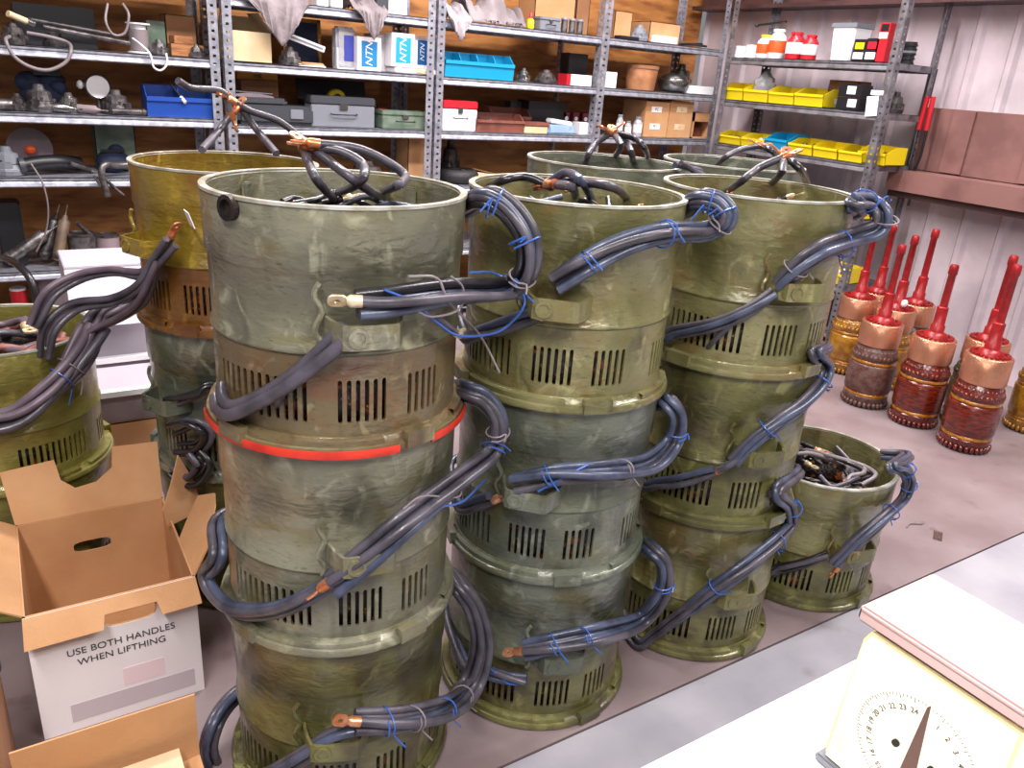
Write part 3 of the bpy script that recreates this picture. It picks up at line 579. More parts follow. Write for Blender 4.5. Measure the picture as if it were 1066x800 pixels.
loc,w,h=onB(545,572,124,L,.03,.12);solidbox('brown_box','flat red-brown box on a pale carton right of the tray bins','box',(loc[0],loc[1],loc[2]+.045),w,.12,.022,BROWNP);solidbox('pale_box','pale low carton under the flat red-brown box','box',loc,w*.9,.11,.043,KRAFTL)
loc,w,h=onB(550,590,106,L,.22,.14);solidbox('black_case','black case at the back behind the red-brown bins','case',loc,w,.14,h,BLACKP)
loc,w,h=onB(532,549,106,L,.30,.1);solidbox('black_case','lower black case left of the bigger black one','case',loc,w,.08,h,DGREYP)
loc,w,h=onB(572,600,124,L,.03,.1);r=T('parts_packet','clear blue-white packet between the flat brown box and the white jar','packet',loc);b=MB().box((0,0,h*.3),(w,.09,h*.6));b.build('packet_body',mat('pale blue film',(160,190,220),.2,trans=.2,bump=.8,bscale=30),r,bevel=.01);MB().box((0,.01,h*.75),(w*.8,.07,h*.3),RY(.1)).build('top_packet',WHITEP,r,bevel=.006)
loc,w,h=onB(597,622,128,L,.05,.09);solidbox('white_box','small white box beside the clear packet','box',(loc[0],loc[1],loc[2]),w*.5,.09,h,WHITE)
for k in range(4):
    a=at(588+k*10,113,1,YS+.25);r=T('small_carton',('first dark red carton with a white dot, leftmost in the row','second dark red carton with a white dot, left of the post','third dark red carton with a white dot, beside the post','dark red carton right of the single post, last in the row')[k],'carton',(a.x,YS+.27,L+.001),0,'dark red cartons with white dots')
    MB().box((0,0,.065),(.052,.1,.13)).build('carton',mat('dark red card',(96,24,40),.6),r,smooth=False);MB().lathe([(0,0),(.014,0),(.014,.002),(0,.002)],14,TR(0,-.05,.09)@RX(PI/2)).build('white_dot',WHITE,r)
for k,(px,hh,lab) in enumerate(((646,.14,'tall pale bottle, left one of three before the labelled cartons'),(655,.10,'short clear bottle, middle one of three before the labelled cartons'),(665,.13,'clear jar with a white label touching the labelled cartons'))):
    bottle(lab,(at(px,130,1,YS+.05).x,YS+.06,L+.001),.024 if k<2 else .032,hh,BAGM,GREYP,WHITE,'bottles before the labelled cartons','bottle',neck=.6)
for k,(x0,x1) in enumerate(((672,697),(697,722))):
    loc,w,h=onB(x0,x1,106,L,.05,.25);r=T('labelled_carton',('left carton with two white stickers right of the bottles','right carton with two faint orange marks, beside the stickered one')[k],'box',loc)
    MB().box((0,0,h/2),(w*.98,.25,h)).build('carton_body',KRAFT,r,bevel=.002,smooth=False)
    for z in (.3,.78):
        MB().box((-.01 if not k else 0,-.126,h*z),(w*.42,.002,h*.16)).build('sticker',WHITE if not k else KRAFTL,r,smooth=False)
        textmesh('PC' if not k else 'U',.028,'sticker_text',INK if not k else ORANGE,r,TR(-.01 if not k else 0,-.1275,h*z)@FACE_Y,.0003)
loc,w,h=onB(722,742,118,L,.05,.2);r=T('small_carton','small carton open at the front at the right end of the long unit','box',loc);b=MB().box((0,0,.004),(w,.2,.008)).box((0,0,h-.03),(w,.2,.06)).box((-w/2+.004,0,h/2),(.008,.2,h)).box((w/2-.012,0,h/2),(.024,.2,h)).box((0,.098,h/2),(w,.004,h));b.build('carton_body',KRAFT,r,smooth=False,merge=False);MB().box((-.01,.02,.04),(w*.6,.12,.06)).build('contents',BROWNP,r,smooth=False)
L=.831
a=at(478,178,1,YS+.1);r=T('trolley_wheel','small dark tyred wheel lying flat beside the double post','wheel',(a.x+.02,YS+.15,L+.001));MB().lathe([(.06,.0),(.11,0),(.13,.02),(.13,.06),(.11,.08),(.06,.08),(.055,.04),(.06,.0)],32).build('tyre_body',RUBBER,r);MB().lathe([(0,.02),(.054,.02),(.054,.06),(.03,.065),(0,.065)],20).build('hub',STEEL,r)
a=at(478,150,1,YS+.3);lump('gear_motor','dark gear motor standing behind the small tyre','motor',(a.x-.02,YS+.38,L+.001),(.15,.14,.24),STEELD,70)
r=T('paper_pile','slanting pile of papers right of the small tyre','paper',(at(505,178,1,YS+.1).x,YS+.2,L+.001),.0);MB().box((0,0,.02),(.26,.2,.04),RY(.12)@TR(0,0,.02)).build('sheets',KRAFTL,r,smooth=False);MB().box((.02,0,.05),(.22,.17,.006),RY(.2)@TR(0,0,.02)).build('cover',KRAFTD,r,smooth=False)
solidbox('blue_folder','bright blue folder low on the long unit above the second stack','folder',(at(535,182,1,YS+.1).x,YS+.14,L+.001),.26,.2,.03,CYANP)
# ---- unit on the right
L=1.711
for k,(x0,x1,yt,lab) in enumerate(((763,773,48,'left one of two short white tubs at the far end of the right unit'),(774,785,47,'right one of two short white tubs on the right unit top shelf'))):
    loc,w,h=onE(x0,x1,yt,L,.05,.06);can(lab,loc,w/2,h,WHITEP,WHITEP)
for k,(x0,x1,yt,mt,cp,lb,lab) in enumerate(((786,799,36,WHITEP,YELP,ORANGE,'white oil bottle with an orange label and yellow neck, left of two'),(799,813,30,WHITEP,WHITEP,ORANGE,'taller white oil bottle with an orange label'),(817,832,33,REDPL,REDPL,WHITEP,'bright red bottle, bigger of the two red ones'),(833,846,36,REDPL,REDPL,WHITE,'smaller red bottle with a white label at its foot'))):
    loc,w,h=onE(x0,x1,yt,L,.05,.08);bottle(lab,loc,w/2,h,mt,cp,lb,'bottles on the right unit top shelf',neck=.6)
a=at(786,40,0,4.42);r=T('grease_spatula','black strip laid across the tops of the white oil bottles','strip',a);e=at(818,26,0,4.42)-a;r.location=(a.x,a.y,L+.19);MB().tube([(0,0,0.015),(e.x,e.y,.035)],.007,8,smooth=1).build('blade',BLACKP,r);MB().ball((0,0,.012),(.03,.03,.02)).build('grip',BLACKP,r)
loc,w,h=onE(860,893,23,L,.06,.2);r=T('white_bucket','tall white tub with flaking front on the right unit top shelf','tub',loc);MB().lathe([(0,0),(w*.42,0),(w*.44,.01),(w*.52,h-.01),(w*.5,h),(w*.47,h-.01),(w*.4,.02),(0,.015)],4,RZ(PI/4)).build('tub_body',WHITEP,r,bevel=.006);MB().lathe([(w*.53,h-.03),(w*.55,h-.028),(w*.55,h-.004),(w*.52,h-.003)],4,RZ(PI/4)).build('rim',GREYP,r,smooth=False)
for k,(x0,x1,yt,mt,l2,lab) in enumerate(((888,901,41,BLACKP,YELP,'black box with a yellow label in front of the white tub'),(901,914,40,BLACKP,REDPL,'black box with a red badge beside the yellow labelled one'),(915,926,24,REDPL,BLACKP,'tall red can with a black and white top by the near post'))):
    loc,w,h=onE(x0,x1,yt,L,.03,.07);r=T('filter_box',lab,'box',loc);MB().box((0,0,h/2),(.07,w,h)).build('carton',mt,r,bevel=.002,smooth=False);MB().box((-.036,0,h*(.7 if k<2 else .88)),(.002,w*.7,h*(.3 if k<2 else .18))).build('badge',l2,r,smooth=False);MB().box((-.036,0,h*(.25 if k<2 else .68)),(.002,w*.8,h*(.3 if k<2 else .16))).build('white_label',WHITE,r,smooth=False)
for k,(yy,z) in enumerate(((2.99,0),(3.04,0))):
    r=T('reel',('striped black reel at the near end of the right unit top shelf','black striped reel left of the other near the post')[k],'reel',(4.52,yy-.0+.06*k,L+.001));b=MB()
    for j in range(5): b.lathe([(0,j*.024),(.04,j*.024),(.04,j*.024+.01),(.034,j*.024+.012),(.034,j*.024+.022),(0,j*.024+.022)],20)
    b.build('reel_body',BLACKP,r,merge=False);MB().lathe([(.0345,.002),(.0385,.014),(.0385,.02),(.0345,.03)],20,TR(0,0,.05)).build('grey_band',GREYP,r)
L=1.441
YG='yellow bins on the right unit'
for k,(x0,x1,yt) in enumerate(((752,774,88),(774,800,90),(800,827,93),(827,858,94))):
    loc,w,h=onE(x0,x1,yt,L,.03,.2);stack_bin(('yellow bin at the far end of the upper bin row','second yellow bin of the upper row, under the clear bag','third yellow bin of the upper row with grey parts','near yellow bin of the upper row, end of the row')[k],loc,w*.97,.2,h+.015,-PI/2,YELP,0,YG,(None,None,STEEL,STEEL)[k])
def bag(label,loc,w,h,mt=BAGM,rz=0):
    r=T('plastic_bag',label,'bag',loc,rz);rnd=random.Random(len(label));b=MB()
    b.ball((0,0,h*.5),(w*.95,w*.85,h),None,22,14)
    for v in b.v:
        q=1+.22*math.sin(v.x*90+v.z*60+len(label))*math.cos(v.y*80-v.z*40);v.x*=q;v.y*=q
        if v.z>h*.75: v.x*=.8;v.y*=.5
    b.build('bag_body',mt,r,merge=True);MB().ball((0,0,h*.3),(w*.6,w*.5,h*.45)).build('contents',GREYP,r);return r
loc,w,h=onE(777,800,74,L,.06,.1);bag('clear blue-white bag standing in the second yellow bin',(loc[0]+.03,loc[1],L+.012),w*.8,h)
loc,w,h=onE(850,884,100,L,.03,.12);bag('dark crumpled bag of small parts right of the upper yellow bins',(loc[0]+.02,loc[1],L+.002),.10,.07,GREYP)
loc,w,h=onE(862,893,84,L,.22,.12);carton('brown carton at the back behind the dark bag on the right unit',loc,.12,w,h,0,KRAFTD,False)
for k,(yy,z,lab) in enumerate(((3.20,0,'black box with a white sticker, lower one of the pair'),(3.20,.072,'black box with a white sticker, stacked on the other'))):
    r=T('stickered_box',lab,'box',(4.40,yy,L+.001+z));MB().box((0,0,.035),(.1,.16,.07)).build('carton',BLACKP,r,bevel=.002,smooth=False);MB().box((-.051,-.03+.02*k,.038),(.002,.06,.045)).build('white_sticker',WHITE,r,smooth=False)
a=at(908,100,0,4.31);r=T('paper_tag','white tag hanging from a string in front of the black boxes','tag',(4.326,a.y,a.z));MB().box((-.008,0,-.055),(.002,.075,.11),RX(-.12)).build('card',WHITE,r,smooth=False);MB().box((-.006,-.02,.02),(.004,.08,.025)).build('clip',WHITEP,r,smooth=False);MB().tube([(0,0,.0),(.002,.0,.03),(.004,.0,.07)],.0015,5).build('string',BLUEW,r)
lump('dark_motor','small dark motor near the front post on the upper bin shelf','motor',(4.55,3.02,L+.001),(.12,.12,.12),STEELD,80)
L=1.151
for k,(x0,x1,yt,mt) in enumerate(((746,771,140,YELP),(771,796,143,YELP),(796,820,142,CYANP),(820,846,148,YELP),(846,872,152,YELP),(872,898,156,YELP),(898,942,158,YELP))):
    loc,w,h=onE(x0,x1,yt,L,.03,.2)
    if k==6: loc=(loc[0]+.045,2.995,loc[2]);w=.19
    stack_bin(('yellow bin at the far end of the lower bin row','second yellow bin of the lower row, left of the blue bin','bright blue bin in the middle of the lower bin row','yellow bin just right of the blue bin','second yellow bin right of the blue bin','third yellow bin right of the blue bin, before the near post','big yellow bin at the near end behind the post')[k],loc,w*.97,.2,h+.02,-PI/2,mt,0,YG if mt is YELP else None,(STEEL,WHITEP,None,STEEL,None,STEEL,BROWNP)[k])
L=.831
loc,w,h=onE(872,905,206,L,.01,.2);stack_bin('yellow bin low on the right unit beside the blue wrapped cables',(loc[0],3.05,loc[2]),.24,.2,.09,-PI/2,YELP,0,YG,STEEL)
L=.421
loc,w,h=onE(870,905,276,L,.01,.2);stack_bin('yellow bin with white packets, lowest on the right unit',(loc[0],3.06,loc[2]),.20,.2,.10,-PI/2,YELP,0,YG,WHITEP)
stack_bin('small yellow bin left of the lowest bin on the right unit',(loc[0],3.28,loc[2]),.18,.2,.10,-PI/2,YELP,0,YG,WHITEP)
solidbox('black_case','black case on the bottom shelf of the right unit','case',(4.55,3.25,.121),.26,.5,.2,BLACKP)
# bolt cutters hanging on the rear post
a=at(969,100,0,4.70);r=T('bolt_cutters','red gripped long handled cutters hanging beside the right unit','cutters',(4.70,2.905,1.12))
for s in (-1,1):
    MB().tube([(0,.012*s,0),(0,.03*s,.10),(0,.026*s,.26),(0,.018*s,.38)],.008,8).build('handle',BLACKP,r)
    MB().tube([(0,.024*s,.24),(0,.018*s,.43)],.015,12,smooth=1).build('red_grip',REDPL,r)
    MB().tube([(0,.012*s,.0),(0,.035*s,-.08),(0,.03*s,-.20)],.007,8).build('blade',STEELD,r)
MB().tube([(0,0,.42),(.0,0,.50),(.0,.0,.58)],.004,6).build('hanging_cord',BLACKP,r)
# ------------------------------------------------------------------ drums
R=.235;HD=.43
def slot_band(r0,z0,z1,zl,zh,groups,th):
    iv=[];cur=None
    for a0,a1,n in groups:
        pitch=(a1-a0)/n
        for k in range(n): s=a0+pitch*(k+.25);iv.append((s,s+pitch*.5))
    iv.sort();cols=[];a=-180
    def solid(a,b):
        n=max(1,int((b-a)/5+.99))
        for k in range(n): cols.append((a+(b-a)*k/n,a+(b-a)*(k+1)/n,None))
    for s,e in iv:
        solid(a,s)
        u=[-1,-.72,0,.72,1]
        for k in range(4): cols.append((s+(e-s)*(u[k]+1)/2,s+(e-s)*(u[k+1]+1)/2,(u[k],u[k+1])))
        a=e
    solid(a,180)
    b=MB()
    def P(a,z): return (r0*math.cos(rad(a)),r0*math.sin(rad(a)),z)
    rr=.0042
    for a,c,u in cols:
        if u is None:
            zz=[z0,zl+rr,zh-rr,z1]
            for i in range(3): b.add([P(a,zz[i]),P(c,zz[i]),P(c,zz[i+1]),P(a,zz[i+1])],[(0,1,2,3)])
        else:
            g=[rr*(1-math.sqrt(max(0,1-q*q))) for q in u]
            b.add([P(a,z0),P(c,z0),P(c,zl+g[1]),P(a,zl+g[0])],[(0,1,2,3)])
            b.add([P(a,zh-g[0]),P(c,zh-g[1]),P(c,z1),P(a,z1)],[(0,1,2,3)])
    me=b.mesh('vent_band',P_GREY)
    me.use_fake_user=False
    # thicken
    bm=bmesh.new();bm.from_mesh(me);bm.normal_update()
    for fc in bm.faces:
        c=fc.calc_center_median()
        if fc.normal.x*c.x+fc.normal.y*c.y<0: fc.normal_flip()
    bmesh.ops.solidify(bm,geom=bm.faces[:],thickness=th)
    for fc in bm.faces: fc.smooth=True
    bm.to_mesh(me);bm.free();me.set_sharp_from_angle(angle=rad(30));return me
GR=[(-73,-23,12),(-12,11,6),(20,40,5),(60,108,12),(122,142,5),(150,174,6),(-172,-150,6),(-138,-118,5),(-108,-84,6)]
ME_BAND=slot_band(R-.007,.03,.18,.058,.138,GR,.006)
b=MB().lathe([(R-.007,.18),(R-.003,.184),(R-.003,.188),(R-.007,.192),(R-.006,.318),(R-.002,.322),(R-.001,HD-.012),(R-.001,HD-.001),(R-.012,HD-.001),(R-.013,.30),(R-.014,.18),(R-.007,.18)],72)
ME_SHELL=b.mesh('shell',P_GREY)
ME_RIM=MB().lathe([(R-.002,HD-.007),(R+.0015,HD-.005),(R+.001,HD),(R-.011,HD),(R-.0125,HD-.006),(R-.002,HD-.007)],72).mesh('rim',RIM)
b=MB()
b.lathe([(R-.014,.004),(R+.014,.004),(R+.016,.010),(R+.013,.018),(R+.001,.021),(R-.004,.034),(R-.014,.034),(R-.014,.004)],72)
for a0,a1 in ((-170,-130),(-120,-62),(-52,8),(52,96),(104,150)):
    b.lathe([(R-.006,.018),(R+.008,.018),(R+.008,.030),(R-.006,.032),(R-.006,.018)],14,None,rad(a0),rad(a1))
for a in (24,168,-58): b.box((R+.012,0,.022),(.016,.062,.030),RZ(rad(a)))
ME_FL=b.mesh('base_flange',P_GREY,merge=False)
b=MB().lathe([(.13,.035),(.19,.03),(.212,.06),(.212,.12),(.195,.155),(.14,.16),(.12,.1),(.13,.035)],96)
for k in range(18):
    a=k*20;b.tube([(.207*math.cos(rad(a)),.207*math.sin(rad(a)),.04),(.213*math.cos(rad(a+5)),.213*math.sin(rad(a+5)),.075)],.007,6,smooth=2)
ME_W=b.mesh('winding',WIND,merge=False)
ME_CORE=MB().lathe([(.125,.162),(.218,.162),(.218,.28),(.125,.28),(.125,.162)],48).mesh('stator_core',CORE)
b=MB().lathe([(.13,.281),(.205,.281),(.21,.31),(.19,.345),(.15,.35),(.125,.32),(.13,.281)],64)
ME_W2=b.mesh('winding',WIND)
# bracket strap: a shallow U bent out of plate, hole in its face, weld bead
def strap():
    b=MB();w=.056;o=.05;h=.042;t=.006
    pr=[(R-.010,-w*1.18),(R+.006,-w*1.12),(R+o*.55,-w),(R+o,-w*.82),(R+o+.004,-w*.6),(R+o+.004,w*.6),(R+o,w*.82),(R+o*.55,w),(R+.006,w*1.12),(R-.010,w*1.18)]
    n=len(pr);inn=[]
    c=Vector((R-.02,0))
    for i,q in enumerate(pr):
        v=Vector(q);t0=Vector(pr[max(0,i-1)]);t1=Vector(pr[min(n-1,i+1)]);d=(t1-t0).normalized();nr=Vector((-d.y,d.x))
        inn.append(tuple(v+nr*t))
    for i in range(n-1):
        h0=h if 2<i<n-3 else h*.9
        b.prism([pr[i],pr[i+1],inn[i+1],inn[i]],.212,.212+h,None)
    b.lathe([(.011,0),(.017,0),(.017,.003),(.011,.003),(.011,0)],14,TR(R+o+.004,-.022,.233)@RY(PI/2))
    b.lathe([(0,.001),(.0112,.001)],14,TR(R+o+.004,-.022,.233)@RY(PI/2))
    return b.mesh('bracket',P_GREY,smooth=False)
ME_BR=strap()
ME_WELD=MB().tube([(R-.003+.001*math.sin(k*2),.006*math.sin(k*1.3)-.075,.19+k*.012) for k in range(11)],.005,6,smooth=2).mesh('weld_bead',P_GREY)
def drum(label,cx,cy,z,brk,mt,mt2=None,group=None,top=False,name='stator_housing',sc=1):
    """brk: pixel of the bracket (or angle)"""
    if isinstance(brk,tuple): q=cyl(cx,cy,R,*brk);a=math.atan2(q.y-cy,q.x-cx)
    else: a=brk
    r=T(name,label,'generator stator',(cx,cy,z),a,group);r['cx']=cx;r['cy']=cy;r.scale=(1,1,sc)
    mt2=mt2 or mt
    link('shell',ME_SHELL,r,mt=mt);link('vent_band',ME_BAND,r,mt=mt2);link('base_flange',ME_FL,r,mt=mt2)
    if top: link('rim',ME_RIM,r)
    link('winding',ME_W,r);link('stator_core',ME_CORE,r);link('bracket',ME_BR,r,mt=mt);link('weld_bead',ME_WELD,r,mt=mt)
    if top: link('winding',ME_W2,r)
    return r
def toloc(root,P):
    M=(Matrix.Translation(root.location)@Matrix.Rotation(root.rotation_euler[2],4,'Z')@Matrix.Diagonal((*root.scale,1))).inverted()
    return [M@Vector(q) for q in P]
def path(root,spec,R0=R+.018):
    cx,cy=root['cx'],root['cy'];ca=math.atan2(-cy,-cx);out=[]
    for s in spec:
        if s[0]=='p': a=ca+rad(s[1]);out.append(Vector((cx+s[2]*math.cos(a),cy+s[2]*math.sin(a),s[3])))
        elif s[0]=='w': out.append(Vector(s[1:]))
        else: out.append(cyl(cx,cy,s[2] if len(s)>2 else R0,s[0],s[1]))
    return out
def lug(parent,p0,p1,r,mt=COPPER,up=None):
    """crimped cable lug: barrel then flat palm with a bolt hole, running from p0 towards p1"""
    d=(p1-p0).normalized();n=(up or Vector((0,0,1)));n=(n-d*n.dot(d))
    if n.length<1e-3:n=d.orthogonal()
    n.normalize();s=d.cross(n);M=Matrix(((d.x,s.x,n.x,p0.x),(d.y,s.y,n.y,p0.y),(d.z,s.z,n.z,p0.z),(0,0,0,1)))
    b=MB().lathe([(0,-.004),(r*1.12,-.004),(r*1.12,r*1.6),(r*.7,r*2.2),(0,r*2.2)],12,M@RY(PI/2))
    w=r*1.35;L=r*3.1;ox=r*2.0;t=r*.22;n_=16;vs=[];fs=[]
    cxh=ox+L*.55
    for k in range(n_):
        a=2*PI*k/n_+PI/n_;cx_,cy_=math.cos(a),math.sin(a);sc=min(L*.52/max(abs(cx_),1e-6),w/max(abs(cy_),1e-6))
        sc=min(sc,w*1.25)
        for rr in (r*.55,sc):
            for z in (-t,t): vs.append((cxh+cx_*rr,cy_*rr,z))
    for k in range(n_):
        j=(k+1)%n_
        fs+=[(4*k+1,4*j+1,4*j+3,4*k+3),(4*k,4*k+2,4*j+2,4*j),(4*k,4*j,4*j+1,4*k+1),(4*k+2,4*k+3,4*j+3,4*j+2)]
    b.add(vs,fs,M);return b.build('cable_lug',mt,parent,merge=False)
def bundle(root,pts,n=4,r=.009,rho=.014,mts=(CABLE,CABLEB,CABLE,CABLEB),twist=1.2,lugs=(),lugmt=COPPER,ties=(),seed=0,lugend=0,lugup=None):
    P=spline(toloc(root,pts),7);N=len(P);rnd=random.Random(seed+n)
    F=[];up=None
    for i in range(N):
        t=(P[min(N-1,i+1)]-P[max(0,i-1)]).normalized()
        if up is None: up=t.orthogonal().normalized()
        up=(up-t*up.dot(t)).normalized();F.append((t,up.copy(),t.cross(up)))
    cab=[]
    for k in range(n):
        ph=2*PI*k/max(1,n)+rnd.uniform(-.3,.3);am=rho*rnd.uniform(.75,1.15) if n>1 else 0;w=[]
        for i in range(N):
            u=i/(N-1);g=1+.35*math.sin(u*7+k*1.7);a=ph+twist*u*2+.5*math.sin(u*4+k)
            w.append(P[i]+(F[i][1]*math.cos(a)+F[i][2]*math.sin(a))*am*g)
        w=w[::2]+([w[-1]] if (N-1)%2 else [])
        c=MB().tube(w,r*rnd.uniform(.9,1.08),8,smooth=2).build('lead_cable',mts[k%len(mts)],root);cab.append(c)
        if k in lugs:
            if lugend: lug(c,w[-1],w[-1]*2-w[-2],r,lugmt,lugup)
            else: lug(c,w[0],w[0]*2-w[1],r,lugmt,lugup)
    for j,(u,mt) in enumerate(ties):
        i=int(u*(N-1));t,e1,e2=F[i];q=[]
        rr=rho*1.1+r if n>1 else r*1.4
        for s in range(15):
            a=s/15*2*PI*1.25;q.append(P[i]+(e1*math.cos(a)+e2*math.sin(a))*rr*(1+.12*math.sin(a*2+j))+t*(.014*s/15+.006*math.sin(a)))
        q.append(q[-1]+t*.02+Vector((0,0,-.03))+e1*.01)
        MB().tube(q,.0018,5,smooth=2).build('tie_wire',mt,root)
    return cab
def wire(root,pts,mt,r=.0022,name='tie_wire'):
    return MB().tube(toloc(root,pts),r,6,smooth=6).build(name,mt,root)
_path0=path
def path(root,spec,R0=R+.018):
    out=[]
    for s in spec:
        if s[0]=='q': out+=_path0(root,[('p',s[1],s[2],out[-1].z+s[3])])
        elif s[0]=='z': out.append(at(s[1],s[2],2,s[3]))
        else: out+=_path0(root,[s],R0)
    return out
DG='varnished stator housings stacked in columns'
S1=(.515,1.405);S2=(1.055,1.40);S3=(1.61,1.39);S4=(2.12,1.38);RA=(1.57,1.965);RB=(2.12,1.955);OL=(.505,2.20);LD=(-.07,2.42)
c3=CABLE;cb=CABLEB
# near stack ---------------------------------------------------------
d=drum('grey-green stator housing on top of the near stack, red strip around its base flange',*S1,.86,(380,325),P_GREY,P_BROWN,DG,True)
# red strip on the flange
def redstrip(px0,px1):
    q0=toloc(d,[cyl(*S1,R+.016,px0,478)])[0];q1=toloc(d,[cyl(*S1,R+.016,px1,460)])[0]
    a0=math.atan2(q0.y,q0.x);a1=math.atan2(q1.y,q1.x)
    MB().lathe([(R+.0135,.001),(R+.0185,.001),(R+.0195,.010),(R+.017,.0165),(R+.0135,.001)],30,None,a0,a1).build('red_strip',REDP,d)
redstrip(207,416);redstrip(448,489)
bundle(d,path(d,[(372,318,R+.05),(410,315,R+.045),(470,306,R+.03),(525,302),(546,284),(546,250),(528,222),(505,208),('q',98,R+.012,-.03),('q',114,R-.04,-.03)]),5,.0092,.017,(c3,cb,c3,cb,BLACKC),.5,(0,),TIN,((.35,BLUEW),(.42,GREYW),(.55,BLUEW),(.72,BLUEW)),1,lugup=Vector((-.5,-.8,.3)))
bundle(d,path(d,[(362,345,R+.03),(335,372,R+.022),(290,405,R+.02),(245,426,R+.018),(230,420,R+.012),(228,408,R+.0)]),2,.011,.010,(c3,c3),.4,seed=3)
bundle(d,path(d,[(330,376,R+.03),(306,395,R+.02),(291,412,R+.004),(288,420,R-.01)]),1,.009,0,(c3,),seed=4)
wire(d,path(d,[(400,302,R+.05),(430,315,R+.05),(455,336,R+.04),(480,350,R+.04),(520,345,R+.03),(545,320,R+.03),(540,300,R+.04),(515,285,R+.04),(490,284,R+.05)]),BLUEW,.0024)
wire(d,path(d,[(425,288,R+.05),(455,290,R+.05),(468,315,R+.05),(500,350,R+.04),(520,388,R+.03)]),GREYW,.0024)
wire(d,path(d,[(430,322,R+.05),(450,330,R+.05),(478,322,R+.05),(482,300,R+.05),(470,288,R+.05)]),GREYW,.002)
q=toloc(d,path(d,[(494,347,R+.03),(476,347,R+.03),(455,330,R+.035)]))
cbl=MB().tube([q[0],q[1],q[2]],.006,6,smooth=4).build('lead_cable',c3,d);lug(cbl,q[1],q[0],.0075,TIN,Vector((-.5,-.8,.3)))
# leads standing out of the top
def leads(d,specs,mts=(CABLE,),r=.0085,lugs_=True):
    for i,sp in enumerate(specs):
        q=toloc(d,path(d,sp));c=MB().tube(q,r,8,smooth=7).build('lead_cable',mts[i%len(mts)],d)
        if lugs_: lug(c,q[0],q[0]*2-q[1],r,COPPER)
leads(d,[[(316,155,.05),(322,172,.08),(332,190,.1),('z',350,210,1.23)],
 [(322,152,.05),(345,170,.05),(375,192,.08),('z',402,210,1.22)],
 [(330,150,.05),(372,155,.04),(405,170,.08),(422,184,.12),(412,194,.14),('z',395,200,1.22)],
 [(326,153,.05),(355,158,.04),(378,172,.07),(374,190,.1),('z',345,204,1.22)]],(CABLE,))
def tangle(d,n,seed,z0=.345,r=.007,mts=(BLACKC,CABLE,BLACKC,CABLEB)):
    rnd=random.Random(seed)
    for k in range(n):
        a=rnd.uniform(0,6.28);pts=[]
        for j in range(5):
            a+=rnd.uniform(.3,.8);rr=rnd.uniform(.09,.19);pts.append((rr*math.cos(a),rr*math.sin(a),z0+rnd.uniform(0,.05)))
        c=MB().tube(pts,r,7,smooth=5).build('lead_cable',mts[k%len(mts)],d)
        if k%2==0: lug(c,Vector(pts[0]),Vector(pts[0])*2-Vector(pts[1]),r*1.1,COPPER if k%4 else TIN)
tangle(d,8,1)
for a in (2.2,-2.4,.6):
    MB().box((R-.022,0,.385),(.012,.022,.05),RZ(a)).build('inner_lug',P_GREY,d,bevel=.003)
MB().lathe([(0,0),(.021,0),(.021,.012),(.014,.012),(.014,.004),(0,.004)],16,Matrix.Translation(toloc(d,[cyl(*S1,R-.003,241,216)])[0])@RZ(math.atan2(*reversed(toloc(d,[cyl(*S1,R-.003,241,216)])[0].to_2d())))@RY(PI/2)).build('inlet_boss',CORE,d)
d=drum('grey-green stator housing in the middle of the near stack, cables looping out on both sides',*S1,.43,(378,588),P_GREY,P_GREY,DG)
bundle(d,path(d,[(345,608,R+.03),(380,580,R+.035),(430,538,R+.04),(480,498,R+.035),(512,470),(518,440),(505,420),(488,412),('q',98,R+.012,-.03),('q',114,R-.04,-.03)]),5,.0092,.016,(c3,cb,c3,cb,c3),.8,(0,),COPPER,((.45,BLUEW),(.52,GREYW)),5,lugup=Vector((-.4,-.9,0)))
bundle(d,path(d,[(372,592,R+.03),(335,613,R+.026),(290,634,R+.022),(245,636,R+.022),(222,618,R+.03),(215,596,R+.03),(228,578,R+.02),('q',-95,R+.012,.0),('q',-112,R-.04,.0)]),3,.0095,.012,(c3,c3,cb),.5,seed=6)
wire(d,path(d,[(438,536,R+.05),(460,528,R+.05),(482,522,R+.05),(505,500,R+.05)]),BLUEW);wire(d,path(d,[(420,530,R+.05),(440,517,R+.05),(476,518,R+.05),(480,508,R+.05)]),GREYW,.0018)
d=drum('dark olive stator housing at the bottom of the near stack',*S1,0,(350,785),P_DARK,P_DARK,DG)
bundle(d,path(d,[(370,752,R+.04),(420,750,R+.045),(465,738,R+.045),(492,712,R+.03),(503,672,R+.02),(495,635,R+.02),(478,612,R+.01),('q',98,R+.012,-.03),('q',114,R-.04,-.03)]),5,.0095,.017,(c3,c3,cb,c3,c3),.6,(0,),COPPER,((.08,BLUEW),(.15,GREYW),(.24,BLUEW),(.32,GREYW)),7,lugup=Vector((-.4,-.9,.2)))
bundle(d,path(d,[(400,752,R+.035),(350,765,R+.03),(310,790,R+.03),(270,812,R+.03),(235,812,R+.03),(216,785,R+.03),(222,755,R+.02),('q',-95,R+.012,.0),('q',-112,R-.04,.0)]),3,.0095,.012,seed=8)
